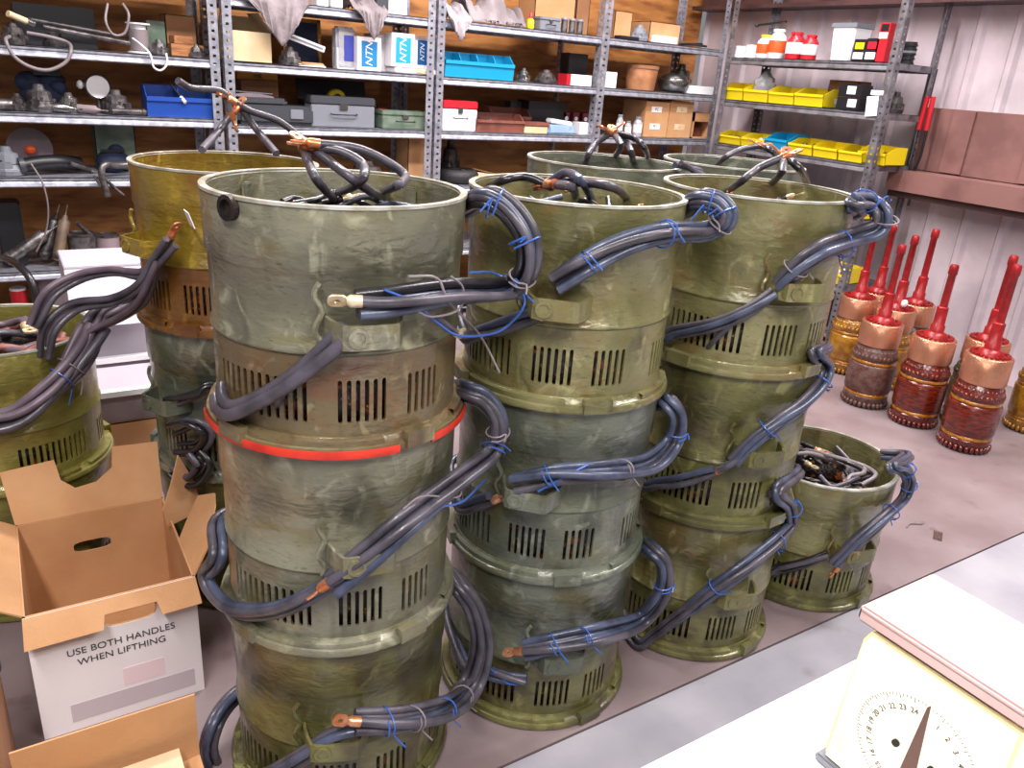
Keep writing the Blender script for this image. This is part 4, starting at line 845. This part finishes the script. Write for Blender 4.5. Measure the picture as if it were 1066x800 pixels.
# second stack -------------------------------------------------------
d=drum('olive-green stator housing on top of the second stack from the left',*S2,.85,(582,308),P_OLIVE,P_OLIVE,DG,True)
bundle(d,path(d,[(578,295,R+.03),(610,275,R+.032),(650,255,R+.03),(695,243,R+.025),(735,240),(754,228),(746,214),(728,210),('q',98,R+.012,-.03),('q',114,R-.04,-.03)]),5,.009,.016,(c3,cb,cb,c3,cb),.8,(),COPPER,((.12,BLUEW),(.33,BLUEW),(.52,GREYW),(.6,BLUEW),(.7,BLUEW)),11)
bundle(d,path(d,[(562,328,R+.02),(530,336,R+.02),(500,345,R+.02),(484,350,R+.02),('p',-85,R+.014,1.0),('p',-112,R-.04,1.0)]),2,.0095,.009,seed=12,lugs=(0,),lugmt=COPPER)
leads(d,[[(572,190,.06),(590,180,.05),(608,192,.1),('z',618,212,1.2)],[(574,192,.06),(605,190,.06),(640,196,.12),('z',656,210,1.2)],[(568,192,.06),(545,184,.06),(518,190,.12),('z',505,200,1.2)],[(580,192,.06),(596,196,.1),('z',600,206,1.2)]],(CABLEB,CABLE,BLACKC,CABLE),.0095)
tangle(d,8,2)
d=drum('cool grey stator housing in the middle of the second stack from the left',*S2,.425,(552,516),P_COOL,P_COOL,DG)
bundle(d,path(d,[(534,502,R+.04),(580,493,R+.035),(630,491,R+.03),(676,484),(700,462),(706,436),(694,420),('q',98,R+.012,-.03),('q',114,R-.04,-.03)]),4,.009,.015,(cb,c3,cb,cb),.8,(),COPPER,((.1,BLUEW),(.3,GREYW),(.55,BLUEW)),13)
bundle(d,path(d,[(512,520,R+.02),(495,524,R+.02),(478,526,R+.02),('p',-90,R+.014,.58),('p',-112,R-.04,.58)]),2,.009,.009,seed=14,lugs=(0,),lugmt=COPPER)
wire(d,path(d,[(560,512,R+.05),(585,498,R+.05),(612,484,R+.04)]),BLUEW,.003)
d=drum('dark mottled stator housing at the bottom of the second stack from the left',*S2,0,(580,690),P_COOL,P_DARK,DG)
bundle(d,path(d,[(545,677,R+.03),(580,670,R+.04),(625,660,R+.035),(665,646),(688,620),(692,592),(680,576),('q',98,R+.012,-.03),('q',114,R-.04,-.03)]),5,.009,.016,(c3,cb,cb,c3,cb),.8,(0,),COPPER,((.12,BLUEW),(.2,BLUEW),(.55,BLUEW)),15,lugup=Vector((-.4,-.9,0)))
bundle(d,path(d,[(548,708,R+.02),(525,704,R+.02),(500,696,R+.02),(482,690,R+.02),('p',-95,R+.014,.16),('p',-112,R-.04,.16)]),3,.008,.01,(cb,c3,cb),seed=16)
wire(d,path(d,[(548,711,R+.03),(530,712,R+.03),(512,698,R+.03),(490,682,R+.03)]),BLUEW,.0028)
# third stack --------------------------------------------------------
d=drum('olive stator housing on top of the third stack, bracket with a bolt hole facing right',*S3,.85,(828,290),P_OLIVE,P_OLIVE,DG,True)
bundle(d,path(d,[(812,296,R+.015),(828,280,R+.038),(855,262,R+.04),(890,250),(915,240),(920,222),(905,210),(888,212),('q',98,R+.012,-.03),('q',114,R-.04,-.03)]),5,.009,.018,(c3,cb,cb,c3,cb),.7,(),COPPER,((.1,GREYW),(.3,BLUEW),(.5,GREYW),(.6,BLUEW),(.7,BLUEW)),21)
bundle(d,path(d,[(806,305,R+.02),(780,322,R+.022),(745,337,R+.02),(705,346,R+.02),(690,348,R+.02),('p',-85,R+.014,.98),('p',-112,R-.04,.98)]),3,.0075,.010,(c3,cb,c3),.4,seed=22)
bundle(d,path(d,[(790,318,R+.03),(765,335,R+.02),(742,356,R+.006),(737,362,R-.01)]),1,.006,0,(c3,),seed=23)
leads(d,[[(815,164,.05),(790,175,.05),(770,190,.1),('z',752,202,1.2)],[(818,164,.05),(834,178,.06),('z',844,198,1.2)],[(816,166,.05),(812,182,.08),('z',795,196,1.2)]],(CABLE,BLACKC,CABLE),.0095)
tangle(d,8,3)
d=drum('dark olive stator housing in the middle of the third stack from the left',*S3,.425,(788,470),P_DARK,P_DARK,DG)
bundle(d,path(d,[(764,480,R+.022),(782,460,R+.04),(808,440,R+.04),(835,422),(855,400),(861,380),(850,368),('q',98,R+.012,-.03),('q',114,R-.04,-.03)]),4,.009,.014,(cb,cb,c3,cb),.8,(),COPPER,((.2,BLUEW),(.5,BLUEW)),24)
bundle(d,path(d,[(745,490,R+.03),(715,498,R+.022),(685,502,R+.02),(668,500,R+.02),('p',-85,R+.014,.6),('p',-112,R-.04,.6)]),2,.008,.01,seed=25,lugs=(0,))
bundle(d,path(d,[(780,468,R+.03),(764,480,R+.03),(748,490,R+.025)]),2,.008,.008,(cb,c3),seed=26)
d=drum('olive stator housing at the bottom of the third stack from the left',*S3,0,(760,622),P_OLIVE,P_DARK,DG)
bundle(d,path(d,[(718,634,R+.02),(740,616,R+.045),(775,592,R+.045),(805,568),(824,545),(822,525),(808,512),('q',98,R+.012,-.03),('q',114,R-.04,-.03)]),5,.009,.015,(cb,cb,c3,cb,c3),.8,(),COPPER,((.15,BLUEW),(.4,BLUEW),(.6,BLUEW)),27)
bundle(d,path(d,[(725,628,R+.03),(700,648,R+.025),(680,662,R+.02),(660,664,R+.02),('p',-85,R+.014,.12),('p',-112,R-.04,.12)]),3,.008,.011,(c3,cb,c3),.6,seed=28)
# single on the floor ------------------------------------------------
d=drum('single olive stator housing standing alone on the floor, tangled leads inside its open top',*S4,0,(886,572),P_OLIVE,P_DARK,None,True)
bundle(d,path(d,[(868,588,R+.03),(893,563,R+.045),(920,540,R+.04),(940,520),(948,500),(942,488),(930,486),('q',98,R+.012,-.03),('q',114,R-.04,-.03)]),4,.008,.014,(c3,cb,c3,cb),.8,(0,),COPPER,((.45,BLUEW),(.6,BLUEW),(.3,BLUEW)),31)
bundle(d,path(d,[(862,578,R+.02),(838,586,R+.02),(812,592,R+.02),(795,594,R+.02),('p',-85,R+.014,.1),('p',-112,R-.04,.1)]),3,.007,.01,(BLACKC,c3,BLACKC),.5,seed=32)
tangle(d,16,5,.35,.0075,(BLACKC,CABLE,BLACKC,GREYW))
# rear stacks --------------------------------------------------------
HG='rear housings mostly hidden behind the front stacks'
d=drum('grey stator housing on top of the rear stack, seen between second and third stacks',*RA,.845,-.9,P_COOL,P_COOL,DG,True)
leads(d,[[(636,138,.04),(620,150,.05),(611,164,.1),('z',610,172,1.2)],[(636,138,.04),(652,148,.05),(658,162,.1),('z',660,174,1.2)],[(640,138,.04),(660,144,.05),(672,156,.1),('z',676,172,1.2)],[(640,140,.04),(646,154,.1),('z',634,168,1.2)]],(CABLE,CABLE,BLACKC),.0095)
tangle(d,6,6)
bundle(d,path(d,[(706,172,R+.02),(718,176,R+.03),(730,180,R+.03),('q',98,R+.012,-.03),('q',114,R-.04,-.03)]),2,.008,.009,seed=33)
for z in (.42,0): drum('lower housing of the rear stack behind the second and third stacks',*RA,z,-.9,P_COOL,P_COOL,HG)
d=drum('grey stator housing on top of the far right rear stack, just behind the third stack',*RB,.845,-.4,P_COOL,P_COOL,DG,True)
leads(d,[[(790,152,.04),(770,156,.05),(752,166,.1),('z',745,176,1.2)],[(792,152,.04),(806,160,.06),('z',812,176,1.2)]],(CABLE,BLACKC),.0095)
tangle(d,6,7)
for z in (.42,0):
    d=drum('lower housing of the far right rear stack behind the third stack',*RB,z,-.75,P_OLIVE,P_DARK,HG)
    if z: bundle(d,path(d,[('p',60,R+.014,.5),('p',72,R+.03,.53),('p',84,R+.09,.60),('p',88,R+.10,.68),('p',96,R+.04,.73),('p',114,R-.04,.72)]),4,.009,.014,(cb,cb,c3),.8,(),COPPER,((.5,BLUEW),),34)
# mustard stack ------------------------------------------------------
def azleft(cx,cy,off): return math.atan2(-cy,-cx)+rad(off)
d=drum('mustard-yellow stator housing on top of the stack behind the near stack',*OL,.8234,azleft(*OL,-52),P_YEL,P_RUST,None,True,sc=.957)
leads(d,[[(243,116,.04),(228,136,.06),(210,156,.2)],[(243,106,.04),(262,116,.04),(290,126,.05),(316,146,.12)],[(250,112,.04),(268,136,.05),(288,160,.16)],[(240,118,.04),(232,96,.04),(200,92,.1),(185,84,.14)]],(CABLE,),.0095)
tangle(d,6,8)
MB().box((0,0,0),(.055,.002,.04),Matrix.Translation(toloc(d,[cyl(*OL,R+.05,197,228)])[0])@RZ(rad(65))@RX(.3)).build('paper_tag',WHITE,d,smooth=False)
bundle(d,path(d,[(178,250,R+.05),(160,275,R+.04),(146,298,R+.05),(120,312,R+.07),(80,318,R+.12),(52,340,R+.15),(45,372,R+.15)]),3,.0095,.016,(CABP,CABLE,CABLE),.8,(0,),COPPER,seed=41)
bundle(d,path(d,[(170,262,R+.04),(150,284,R+.04),(120,282,R+.06),(85,288,R+.1),(52,306,R+.14),(34,340,R+.15)]),3,.009,.014,(CABP,CABLE,CABP),.8,seed=42)
bundle(d,path(d,[(166,272,R+.04),(148,312,R+.05),(125,330,R+.06),(95,345,R+.08),(84,362,R+.1)]),2,.009,.012,(CABLE,CABP),.8,seed=43)
d=drum('dark grey stator housing under the mustard one, its steel bracket jutting left',*OL,.4117,(178,425),P_COOL,P_COOL,None,sc=.957)
bundle(d,path(d,[(175,418,R+.03),(205,410,R+.03),(222,402,R+.02),('p',20,R+.02,.63)]),3,.008,.012,(BLACKC,c3,BLACKC),.8,seed=44)
bundle(d,path(d,[(178,445,R+.03),(200,440,R+.04),(215,452,R+.04),(205,468,R+.03),(185,470,R+.03)]),3,.008,.014,(BLACKC,BLACKC,c3),.8,seed=45)
d=drum('lowest housing of the mustard stack beside the open carton flaps',*OL,0,.4,P_DARK,P_DARK,None,sc=.957)
bundle(d,path(d,[(180,490,R+.03),(200,500,R+.04),(215,485,R+.04),(200,470,R+.03)]),3,.01,.016,(BLACKC,BLACKC,c3),.8,seed=46)
# far left drum ------------------------------------------------------
d=drum('lower pale housing under the one cut by the left photo edge',*LD,0,azleft(*LD,20),P_PALE,P_PALE,None);d.scale=(1,1,.895)
d=drum('pale olive stator housing cut by the left edge of the photo, cables over its side',*LD,.385,azleft(*LD,-60),P_PALE,P_PALE,None,True);d.scale=(1,1,.895)
bundle(d,path(d,[(98,340,R+.05),(88,362,R+.05),(70,388,R+.05),(45,412,R+.05),(15,432,R+.05),(-20,440,R+.05)]),5,.012,.022,(CABP,CABLE,CABP,CABP),.5,(),COPPER,((.35,GREYW),(.45,BLUEW)),51)
bundle(d,path(d,[(98,340,R+.05),(108,325,R+.06),(130,312,R+.1),(155,300,R+.16),(166,285,R+.22)]),4,.011,.018,(CABP,CABLE,CABP),.5,(),COPPER,(),52)
tangle(d,10,9,.36,.011,(CABP,BROWNP,CABLE))
# ------------------------------------------------------------------ armatures
AG='wound armatures standing on the floor by the siding wall'
def armature(label,x,y,mt,band,hgt=.45,rod=.45,rr=.115,rz=0,knob=False):
    r=T('motor_armature',label,'armature',(x,y,0),rz,AG)
    b=MB().lathe([(0,0),(rr*.5,0),(rr*.52,.012),(rr*.82,.014),(rr*.95,.03),(rr*.97,.06),(rr*.9,.066),(rr*.9,.078),(rr*.97,.084),(rr,.095),(rr,.225),(rr*.97,.232),(rr*.9,.237),(rr*.9,.252),(rr*.96,.258),(rr*.94,.29),(rr*.84,.315),(rr*.78,.33),(0,.33)],48)
    b.build('winding_body',mt,r)
    for z in (.066,.24): MB().lathe([(rr*.9,z-.004),(rr*.955,z),(rr*.955,z+.011),(rr*.9,z+.016)],48).build('gold_band',band,r)
    b=MB()
    for z in (.02,.275,.30):
        if z==.275: b.build('lower_coil_ends',mt,r,merge=False);b=MB()
        for k in range(30):
            a=2*PI*k/30;q=rr*(.95 if z<.1 else .9 if z<.29 else .82);b.ball((q*math.cos(a),q*math.sin(a),z),(.022,.022,.03),None,8,5)
    b.build('upper_coil_ends',mt,r,merge=False)
    pr=[(rr*.6,.325),(rr*.86,.332),(rr*.88,.34),(rr*.88,hgt-.004),(rr*.85,hgt),(rr*.5,hgt),(0,hgt-.003)]
    MB().lathe(pr,56).build('commutator',COMM,r)
    b=MB()
    for k in range(22):
        a=2*PI*k/22;b.box((rr*.66*math.cos(a),rr*.66*math.sin(a),hgt+.004),(rr*.16,.012,.012),rz=a)
    b.lathe([(0,hgt),(rr*.5,hgt),(rr*.45,hgt+.02),(rr*.28,hgt+.03)],24);b.build('riser_tops',SHAFT,r,merge=False)
    MB().lathe([(0,hgt),(.033,hgt),(.033,hgt+.06),(.027,hgt+.065),(.026,hgt+.15),(.018,hgt+.155),(.017,hgt+rod-.05),(.021,hgt+rod-.045),(.020,hgt+rod-.01),(.015,hgt+rod),(0,hgt+rod)],18).build('shaft',SHAFT,r)
    if knob: MB().ball((-.03,-.05,hgt+.04),(.05,.03,.045),None,8,5).build('paper_tag',WHITE,r)
    return r
armature('dusty red armature, leftmost of the three in the front row',3.75,2.27,ARMD,ARMG,.45,.40)
armature('glossy dark red armature, middle one of the three front ones',3.77,2.0,ARMR,ARMG,.45,.36)
armature('glossy dark red armature nearest to the scale, tallest red shaft',3.73,1.71,ARMR,ARMG,.46,.42)
armature('amber armature at the back left by the shelf foot, thin red shaft',4.10,2.66,ARMGOLD,ARMG,.45,.38)
armature('amber armature right behind the dusty red one, tallest shaft of the back row',4.33,2.70,ARMGOLD,ARMG,.45,.40)
armature('amber armature standing between dusty red and middle front ones, white tag on it',4.10,2.42,ARMGOLD,ARMG,.45,.40,knob=True)
armature('green-brown armature rearmost on the right of the back row',4.33,2.45,ARMK,ARMG,.45,.42)
armature('dark green armature partly hidden behind the nearest glossy one, red shaft tip',4.02,1.87,ARMK,ARMD,.45,.42)
armature('amber armature cut off by the right edge of the photo',4.28,1.68,ARMGOLD,ARMG,.45,.42)
# ------------------------------------------------------------------ cartons in the foreground
r=T('cardboard_box','open carton with white front printed about using both handles, torn flaps up','box',(.085,1.9,0))
bw,bd,bh,t=.35,.41,.34,.005
def holepanel(w,h,hx,hz,hw,hh,t,M):
    """panel in XZ (x centred, z up) with a rounded hand hole"""
    b=MB();n=24;o=[];i_=[]
    for k in range(n):
        a=2*PI*(k+.5)/n;c,s=math.cos(a),math.sin(a)
        e=(abs(c)**4+abs(s)**4)**-.25;i_.append((hx+c*e*hw/2,hz+s*e*hh/2))
        # outer point by ray to rectangle from hole centre
        tx=((w/2-hx) if c>0 else (-w/2-hx))/c;tz=((h-hz) if s>0 else (-hz))/s;tt=min(tx,tz);o.append([hx+c*tt,hz+s*tt])
    for cx,cz in ((w/2,h),(-w/2,h),(-w/2,0),(w/2,0)):
        k=min(range(n),key=lambda k:(o[k][0]-cx)**2+(o[k][1]-cz)**2);o[k]=[cx,cz]
    vs=[]
    for y in (-t/2,t/2):
        vs+=[(q[0],y,q[1]) for q in o]+[(q[0],y,q[1]) for q in i_]
    fs=[]
    for k in range(n):
        j=(k+1)%n;fs+=[(k,j,n+j,n+k),(2*n+k,3*n+k,3*n+j,2*n+j),(k,2*n+k,2*n+j,j),(n+k,n+j,3*n+j,3*n+k)]
    b.add(vs,fs,M);return b
b=MB().box((0,0,t/2),(bw,bd,t)).box((-bw/2+t/2,0,bh/2),(t,bd,bh)).box((bw/2-t/2,0,bh/2),(t,bd,bh))
b.build('carton_body',KRAFT,r,smooth=False)
holepanel(bw,bh,-.01,bh-.1,.09,.032,t,TR(0,bd/2-t/2,0)).build('back_panel',KRAFT,r,smooth=False)
holepanel(bw,bh,.03,bh-.055,.11,.05,t,TR(0,-bd/2+t/2,0)).build('front_panel',KRAFT,r,smooth=False)
holepanel(bw+.001,bh-.001,.03,bh-.055,.112,.052,.0012,TR(0,-bd/2-.001,0)).build('printed_front',WHITE,r,smooth=False)
MB().box((.02,-bd/2-.0022,.05),(.27,.0008,.05)).build('clear_tape',mat('packing tape',(200,190,196),.2),r,smooth=False)
MB().box((.045,-bd/2-.0022,.11),(.09,.0008,.05)).build('paper_patch',mat('pink paper',(236,214,220),.6),r,smooth=False)
textmesh('USE BOTH HANDLES',.0245,'printed_text',INK,r,TR(.008,-bd/2-.0032,.218)@FACE_Y,.0003,1.0)
textmesh('WHEN LIFTHING',.0245,'printed_text',INK,r,TR(.006,-bd/2-.0032,.188)@FACE_Y,.0003,1.0)
# front flap folded outwards and down, with the cut for the hand hole
Mf=TR(0,-bd/2-.004,bh)@RX(rad(180-38))
xs=[-.18,-.035,-.030,.085,.090,.18]
pl=[(-.176,0),(.176,0),(.18,.064),(.093,.066),(.086,.034),(-.022,.034),(-.028,.066),(-.18,.068)]
MB().prism(pl,-.002,.002,Mf@Matrix(((1,0,0,0),(0,0,1,0),(0,1,0,0),(0,0,0,1)))).build('front_flap',KRAFT,r,smooth=False)
# back flap standing up, notch in its free edge
pl=[(-.175,0),(.175,0),(.182,.155)]+[(.07,.16),(.062,.105),(.02,.075),(-.03,.068),(-.06,.095),(-.068,.15)]+[(-.19,.14)]
MB().prism(pl,-.002,.002,TR(0,bd/2,bh)@RX(rad(-22))@Matrix(((1,0,0,0),(0,0,1,0),(0,1,0,0),(0,0,0,1)))).build('back_flap',KRAFT,r,smooth=False)
# torn right flaps
pl=[(-.205,0),(.02,0),(.03,.03),(-.02,.06),(-.06,.10),(-.13,.17),(-.16,.13),(-.19,.08)]
Mr=TR(bw/2,0,bh)@RZ(PI/2)
MB().prism([(-x,y) for x,y in [(-.06,0),(.05,0),(.055,.05),(.02,.11),(-.015,.18),(-.05,.09)]],-.002,.002,TR(bw/2+.03,.085,bh-.012)@RZ(rad(28))@RX(rad(-6))@Matrix(((1,0,0,0),(0,0,1,0),(0,1,0,0),(0,0,0,1)))).build('torn_flap',KRAFT,r,smooth=False)
MB().prism([(x,y) for x,y in [(-.205,0),(-.03,0),(.0,.04),(.035,.10),(-.03,.145),(-.075,.13),(-.17,.07)]],-.002,.002,Mr@RX(rad(40))@Matrix(((1,0,0,0),(0,0,1,0),(0,1,0,0),(0,0,0,1)))).build('torn_flap',KRAFT,r,smooth=False)
MB().box((0,0,.05),(bd*.98,.004,.10),TR(-bw/2,0,bh)@RZ(-PI/2)@RX(rad(55))).build('left_flap',KRAFT,r,smooth=False)
r=carton('plain kraft carton in front of the printed one, flap raised at the bottom edge',(.03,1.21,0),.325,.37,.10,0,KRAFT,True,flaps=(None,None,None,None))
MB().box((0,0,.085),(.325,.004,.17),TR(0,.183,.10)@RX(rad(3))).build('flap',KRAFT,r,smooth=False)
MB().box((0,0,.08),(.36,.003,.16),TR(.16,0,.10)@RZ(PI/2)@RX(rad(-100))).build('flap',KRAFT,r,smooth=False)
MB().box((0,0,.001),(.24,.3,.16),TR(0,0,.086)).build('packed_contents',KRAFTL,r,smooth=False)
carton('brown carton at the lower left corner, left of the printed carton',(-.29,1.45,0),.29,.42,.30,0,KRAFTD,False)
r=T('tape_roll','dark roll of tape on the brown carton at the left edge','tape',(-.18,1.60,.3005))
MB().lathe([(.03,0),(.045,0),(.045,.04),(.03,.04),(.03,0)],28).build('tape_winding',NAVY,r);MB().lathe([(.028,0),(.0302,0),(.0302,.04),(.028,.04),(.028,0)],28).build('core_ring',KRAFTL,r)
# boxes behind, left of the mustard stack
carton('orange-brown carton at the bottom of the pile left of the mustard stack',(.30,3.02,0),.26,.36,.26,0,KRAFT,False)
r=T('plastic_tote','grey tote with a white rim on top of the orange-brown carton','tote',(.30,3.02,.2615))
MB().prism([(-.12,-.17),(.12,-.17),(.12,.17),(-.12,.17)],0,.006).box((-.12,0,.05),(.006,.34,.1)).box((.12,0,.05),(.006,.34,.1)).box((0,-.17,.05),(.246,.006,.1)).box((0,.17,.05),(.246,.006,.1)).build('tote_body',PINKP,r,smooth=False)
b=MB().box((-.125,0,.11),(.03,.37,.02)).box((.125,0,.11),(.03,.37,.02)).box((0,-.175,.11),(.28,.03,.02)).box((0,.175,.11),(.28,.03,.02)).build('white_rim',WHITEP,r,smooth=False)
MB().box((0,0,.085),(.22,.31,.006)).build('tray_sheet',mat('tray grey',(176,168,176),.5),r,smooth=False)
r=T('white_carton','tall pale carton behind the grey tote, lid flap hanging open','box',(.30,3.42,0))
MB().box((0,0,.36),(.30,.30,.72)).build('carton_body',mat('pale lilac card',(186,178,190),.6),r,bevel=.003,smooth=False)
MB().box((0,-.11,.0),(.30,.22,.004),TR(0,-.15,.71)@RX(rad(62))).build('lid_flap',mat('lilac white card',(200,194,206),.5),r,smooth=False)
# ------------------------------------------------------------------ table and scale
TZ=.70
r=T('work_table','white laminate table at the lower right, carrying the scale','table',(.75,.1,0))
MB().box((0,0,TZ-.0125),(1.0,.845,.025)).build('table_top',TABLEW,r,bevel=.003,smooth=False)
for x in (-.44,.44):
    for y in (-.37,.37):
        MB().box((x,y,(TZ-.025)/2),(.04,.04,TZ-.025)).build('leg',GREYP,r,bevel=.004,smooth=False)
MB().box((0,.37,TZ-.055),(.84,.02,.06)).box((0,-.37,TZ-.055),(.84,.02,.06)).build('apron',GREYP,r,smooth=False)
r=T('dial_scale','cream dial scale with a pinkish weighing plate on the white table','scale',(.80,.31,TZ))
# body: tapered housing, dial face in plane x=0 facing -x, y from -.095..+.095
prof=[(-.084,.012),(.108,.012),(.108,.03),(.100,.20),(.092,.218),(-.084,.218)]
Mx=Matrix(((0,0,1,0),(1,0,0,0),(0,1,0,0),(0,0,0,1)))
MB().prism([(y,z) for y,z in prof],0,.11,Mx).build('housing',SCREAM,r,bevel=.003,smooth=False)
MB().prism([(-.080,.016),(.103,.016),(.096,.198),(.089,.213),(-.080,.213)],-.003,0,Mx).build('dial_plate',mat('ivory dial',(250,242,214),.35,0,(244,230,180),9,ramp=(.5,.7)),r,smooth=False)
MB().box((.055,.01,.006),(.125,.21,.012)).build('foot_plate',GREYP,r,bevel=.003,smooth=False)
MB().box((.05,.012,.224),(.07,.14,.014)).build('plate_support',SPINK,r,smooth=False)
MB().box((.072,-.008,.238),(.150,.240,.010)).box((0,-.008,.231),(.006,.240,.018)).build('weighing_plate',SPINK,r,bevel=.003,smooth=False)
cy0,cz0=.005,.118
b=MB();Md=TR(-.0035,cy0,cz0)
b.prism([(-.014,-.11),(.014,-.11),(.0022,.058),(-.0006,.062)],-.0012,.0008,Md@Matrix(((0,0,1,0),(1,0,0,0),(0,1,0,0),(0,0,0,1))))
b.build('pointer',mat('pointer brown',(84,50,38),.5),r,smooth=False)
for y in (.022,-.022): MB().lathe([(0,0),(.0045,0),(.0045,.003),(0,.003)],14,TR(-.003,cy0+y,cz0-.012)@RY(-PI/2)).build('hole_shade_disc',HOLE,r)  # solid dark discs, the shade of a hole given as colour
for k,s_ in enumerate(['0','1','2','3','4','5','6','7','8','9','10','11','12','13','14','15','16','17','18','19','20','21','22','23','24']):
    a=2*PI*k/25;rr_=.056
    if a>PI*1.0 and a<PI*1.12: pass
    y=cy0-math.sin(a)*rr_;z=cz0-.012+math.cos(a)*rr_
    textmesh(s_,.0095,'dial_number',INK,r,TR(-.0034,y,z)@FACE_X@RZ(-a),.0002)
b=MB()
for k in range(100):
    a=2*PI*k/100;rr_=.071 if k%4 else .0695;L_=.003 if k%4 else .006
    y=cy0-math.sin(a)*rr_;z=cz0-.012+math.cos(a)*rr_
    b.box((0,0,0),(.0004,.0006,L_),TR(-.0034,y,z)@RX(a))
b.build('tick_ring',INK,r,smooth=False,merge=False)
# floor bits
r=T('metal_tag','thin wire-tied aluminium tag lying on the floor right of the single drum','tag',(2.80,1.27,.001),.5)
MB().box((0,0,.001),(.07,.03,.0015)).build('plate',BRUSH,r,bevel=.0005,smooth=False);MB().tube([(.035,0,.003),(.05,.015,.006),(.04,.03,.004),(.03,.01,.005)],.001,5).build('wire_loop',GREYW,r)
o=MB().tube([(0,0,.003),(.04,.01,.004),(.08,-.01,.003),(.11,.0,.003)],.0025,5).build('wire_scrap',GREYW,None,(2.74,1.36,0));tag(o,'bent scrap of bare wire on the floor beyond the metal tag','wire')
# ------------------------------------------------------------------ light
def area(name,loc,sx,sy,e,c=(1,1,1),rot=(0,0,0)):
    l=bpy.data.lights.new(name,'AREA');l.shape='RECTANGLE';l.size=sx;l.size_y=sy;l.energy=e;l.color=c
    o=bpy.data.objects.new(name,l);COL.objects.link(o);o.location=loc;o.rotation_euler=rot;return o
W=(1.0,.93,.93)
area('ceiling_tube_light',(1.2,2.75,3.3),2.4,.25,125,W)
area('ceiling_tube_light',(3.2,3.3,3.3),2.0,.25,85,W)
area('ceiling_tube_light',(-.7,-.3,3.3),.25,2.4,110,W)
area('ceiling_tube_light',(3.7,0.9,3.3),2.2,.25,95,W)
area('ceiling_tube_light',(1.2,-1.5,3.3),2.4,.25,50,W)
area('added_table_light',(.9,-.1,2.35),1.0,.15,20,(1,.97,.93))  # extra lamp added above the table so its top burns out white
wd=bpy.data.worlds.new('world');S.world=wd;wd.use_nodes=True;bg=wd.node_tree.nodes['Background'];bg.inputs[0].default_value=(.80,.76,.80,1);bg.inputs[1].default_value=.24
S.view_settings.view_transform='Standard';S.view_settings.look='None';S.view_settings.gamma=1;S.view_settings.use_curve_mapping=False;S.view_settings.exposure=.35
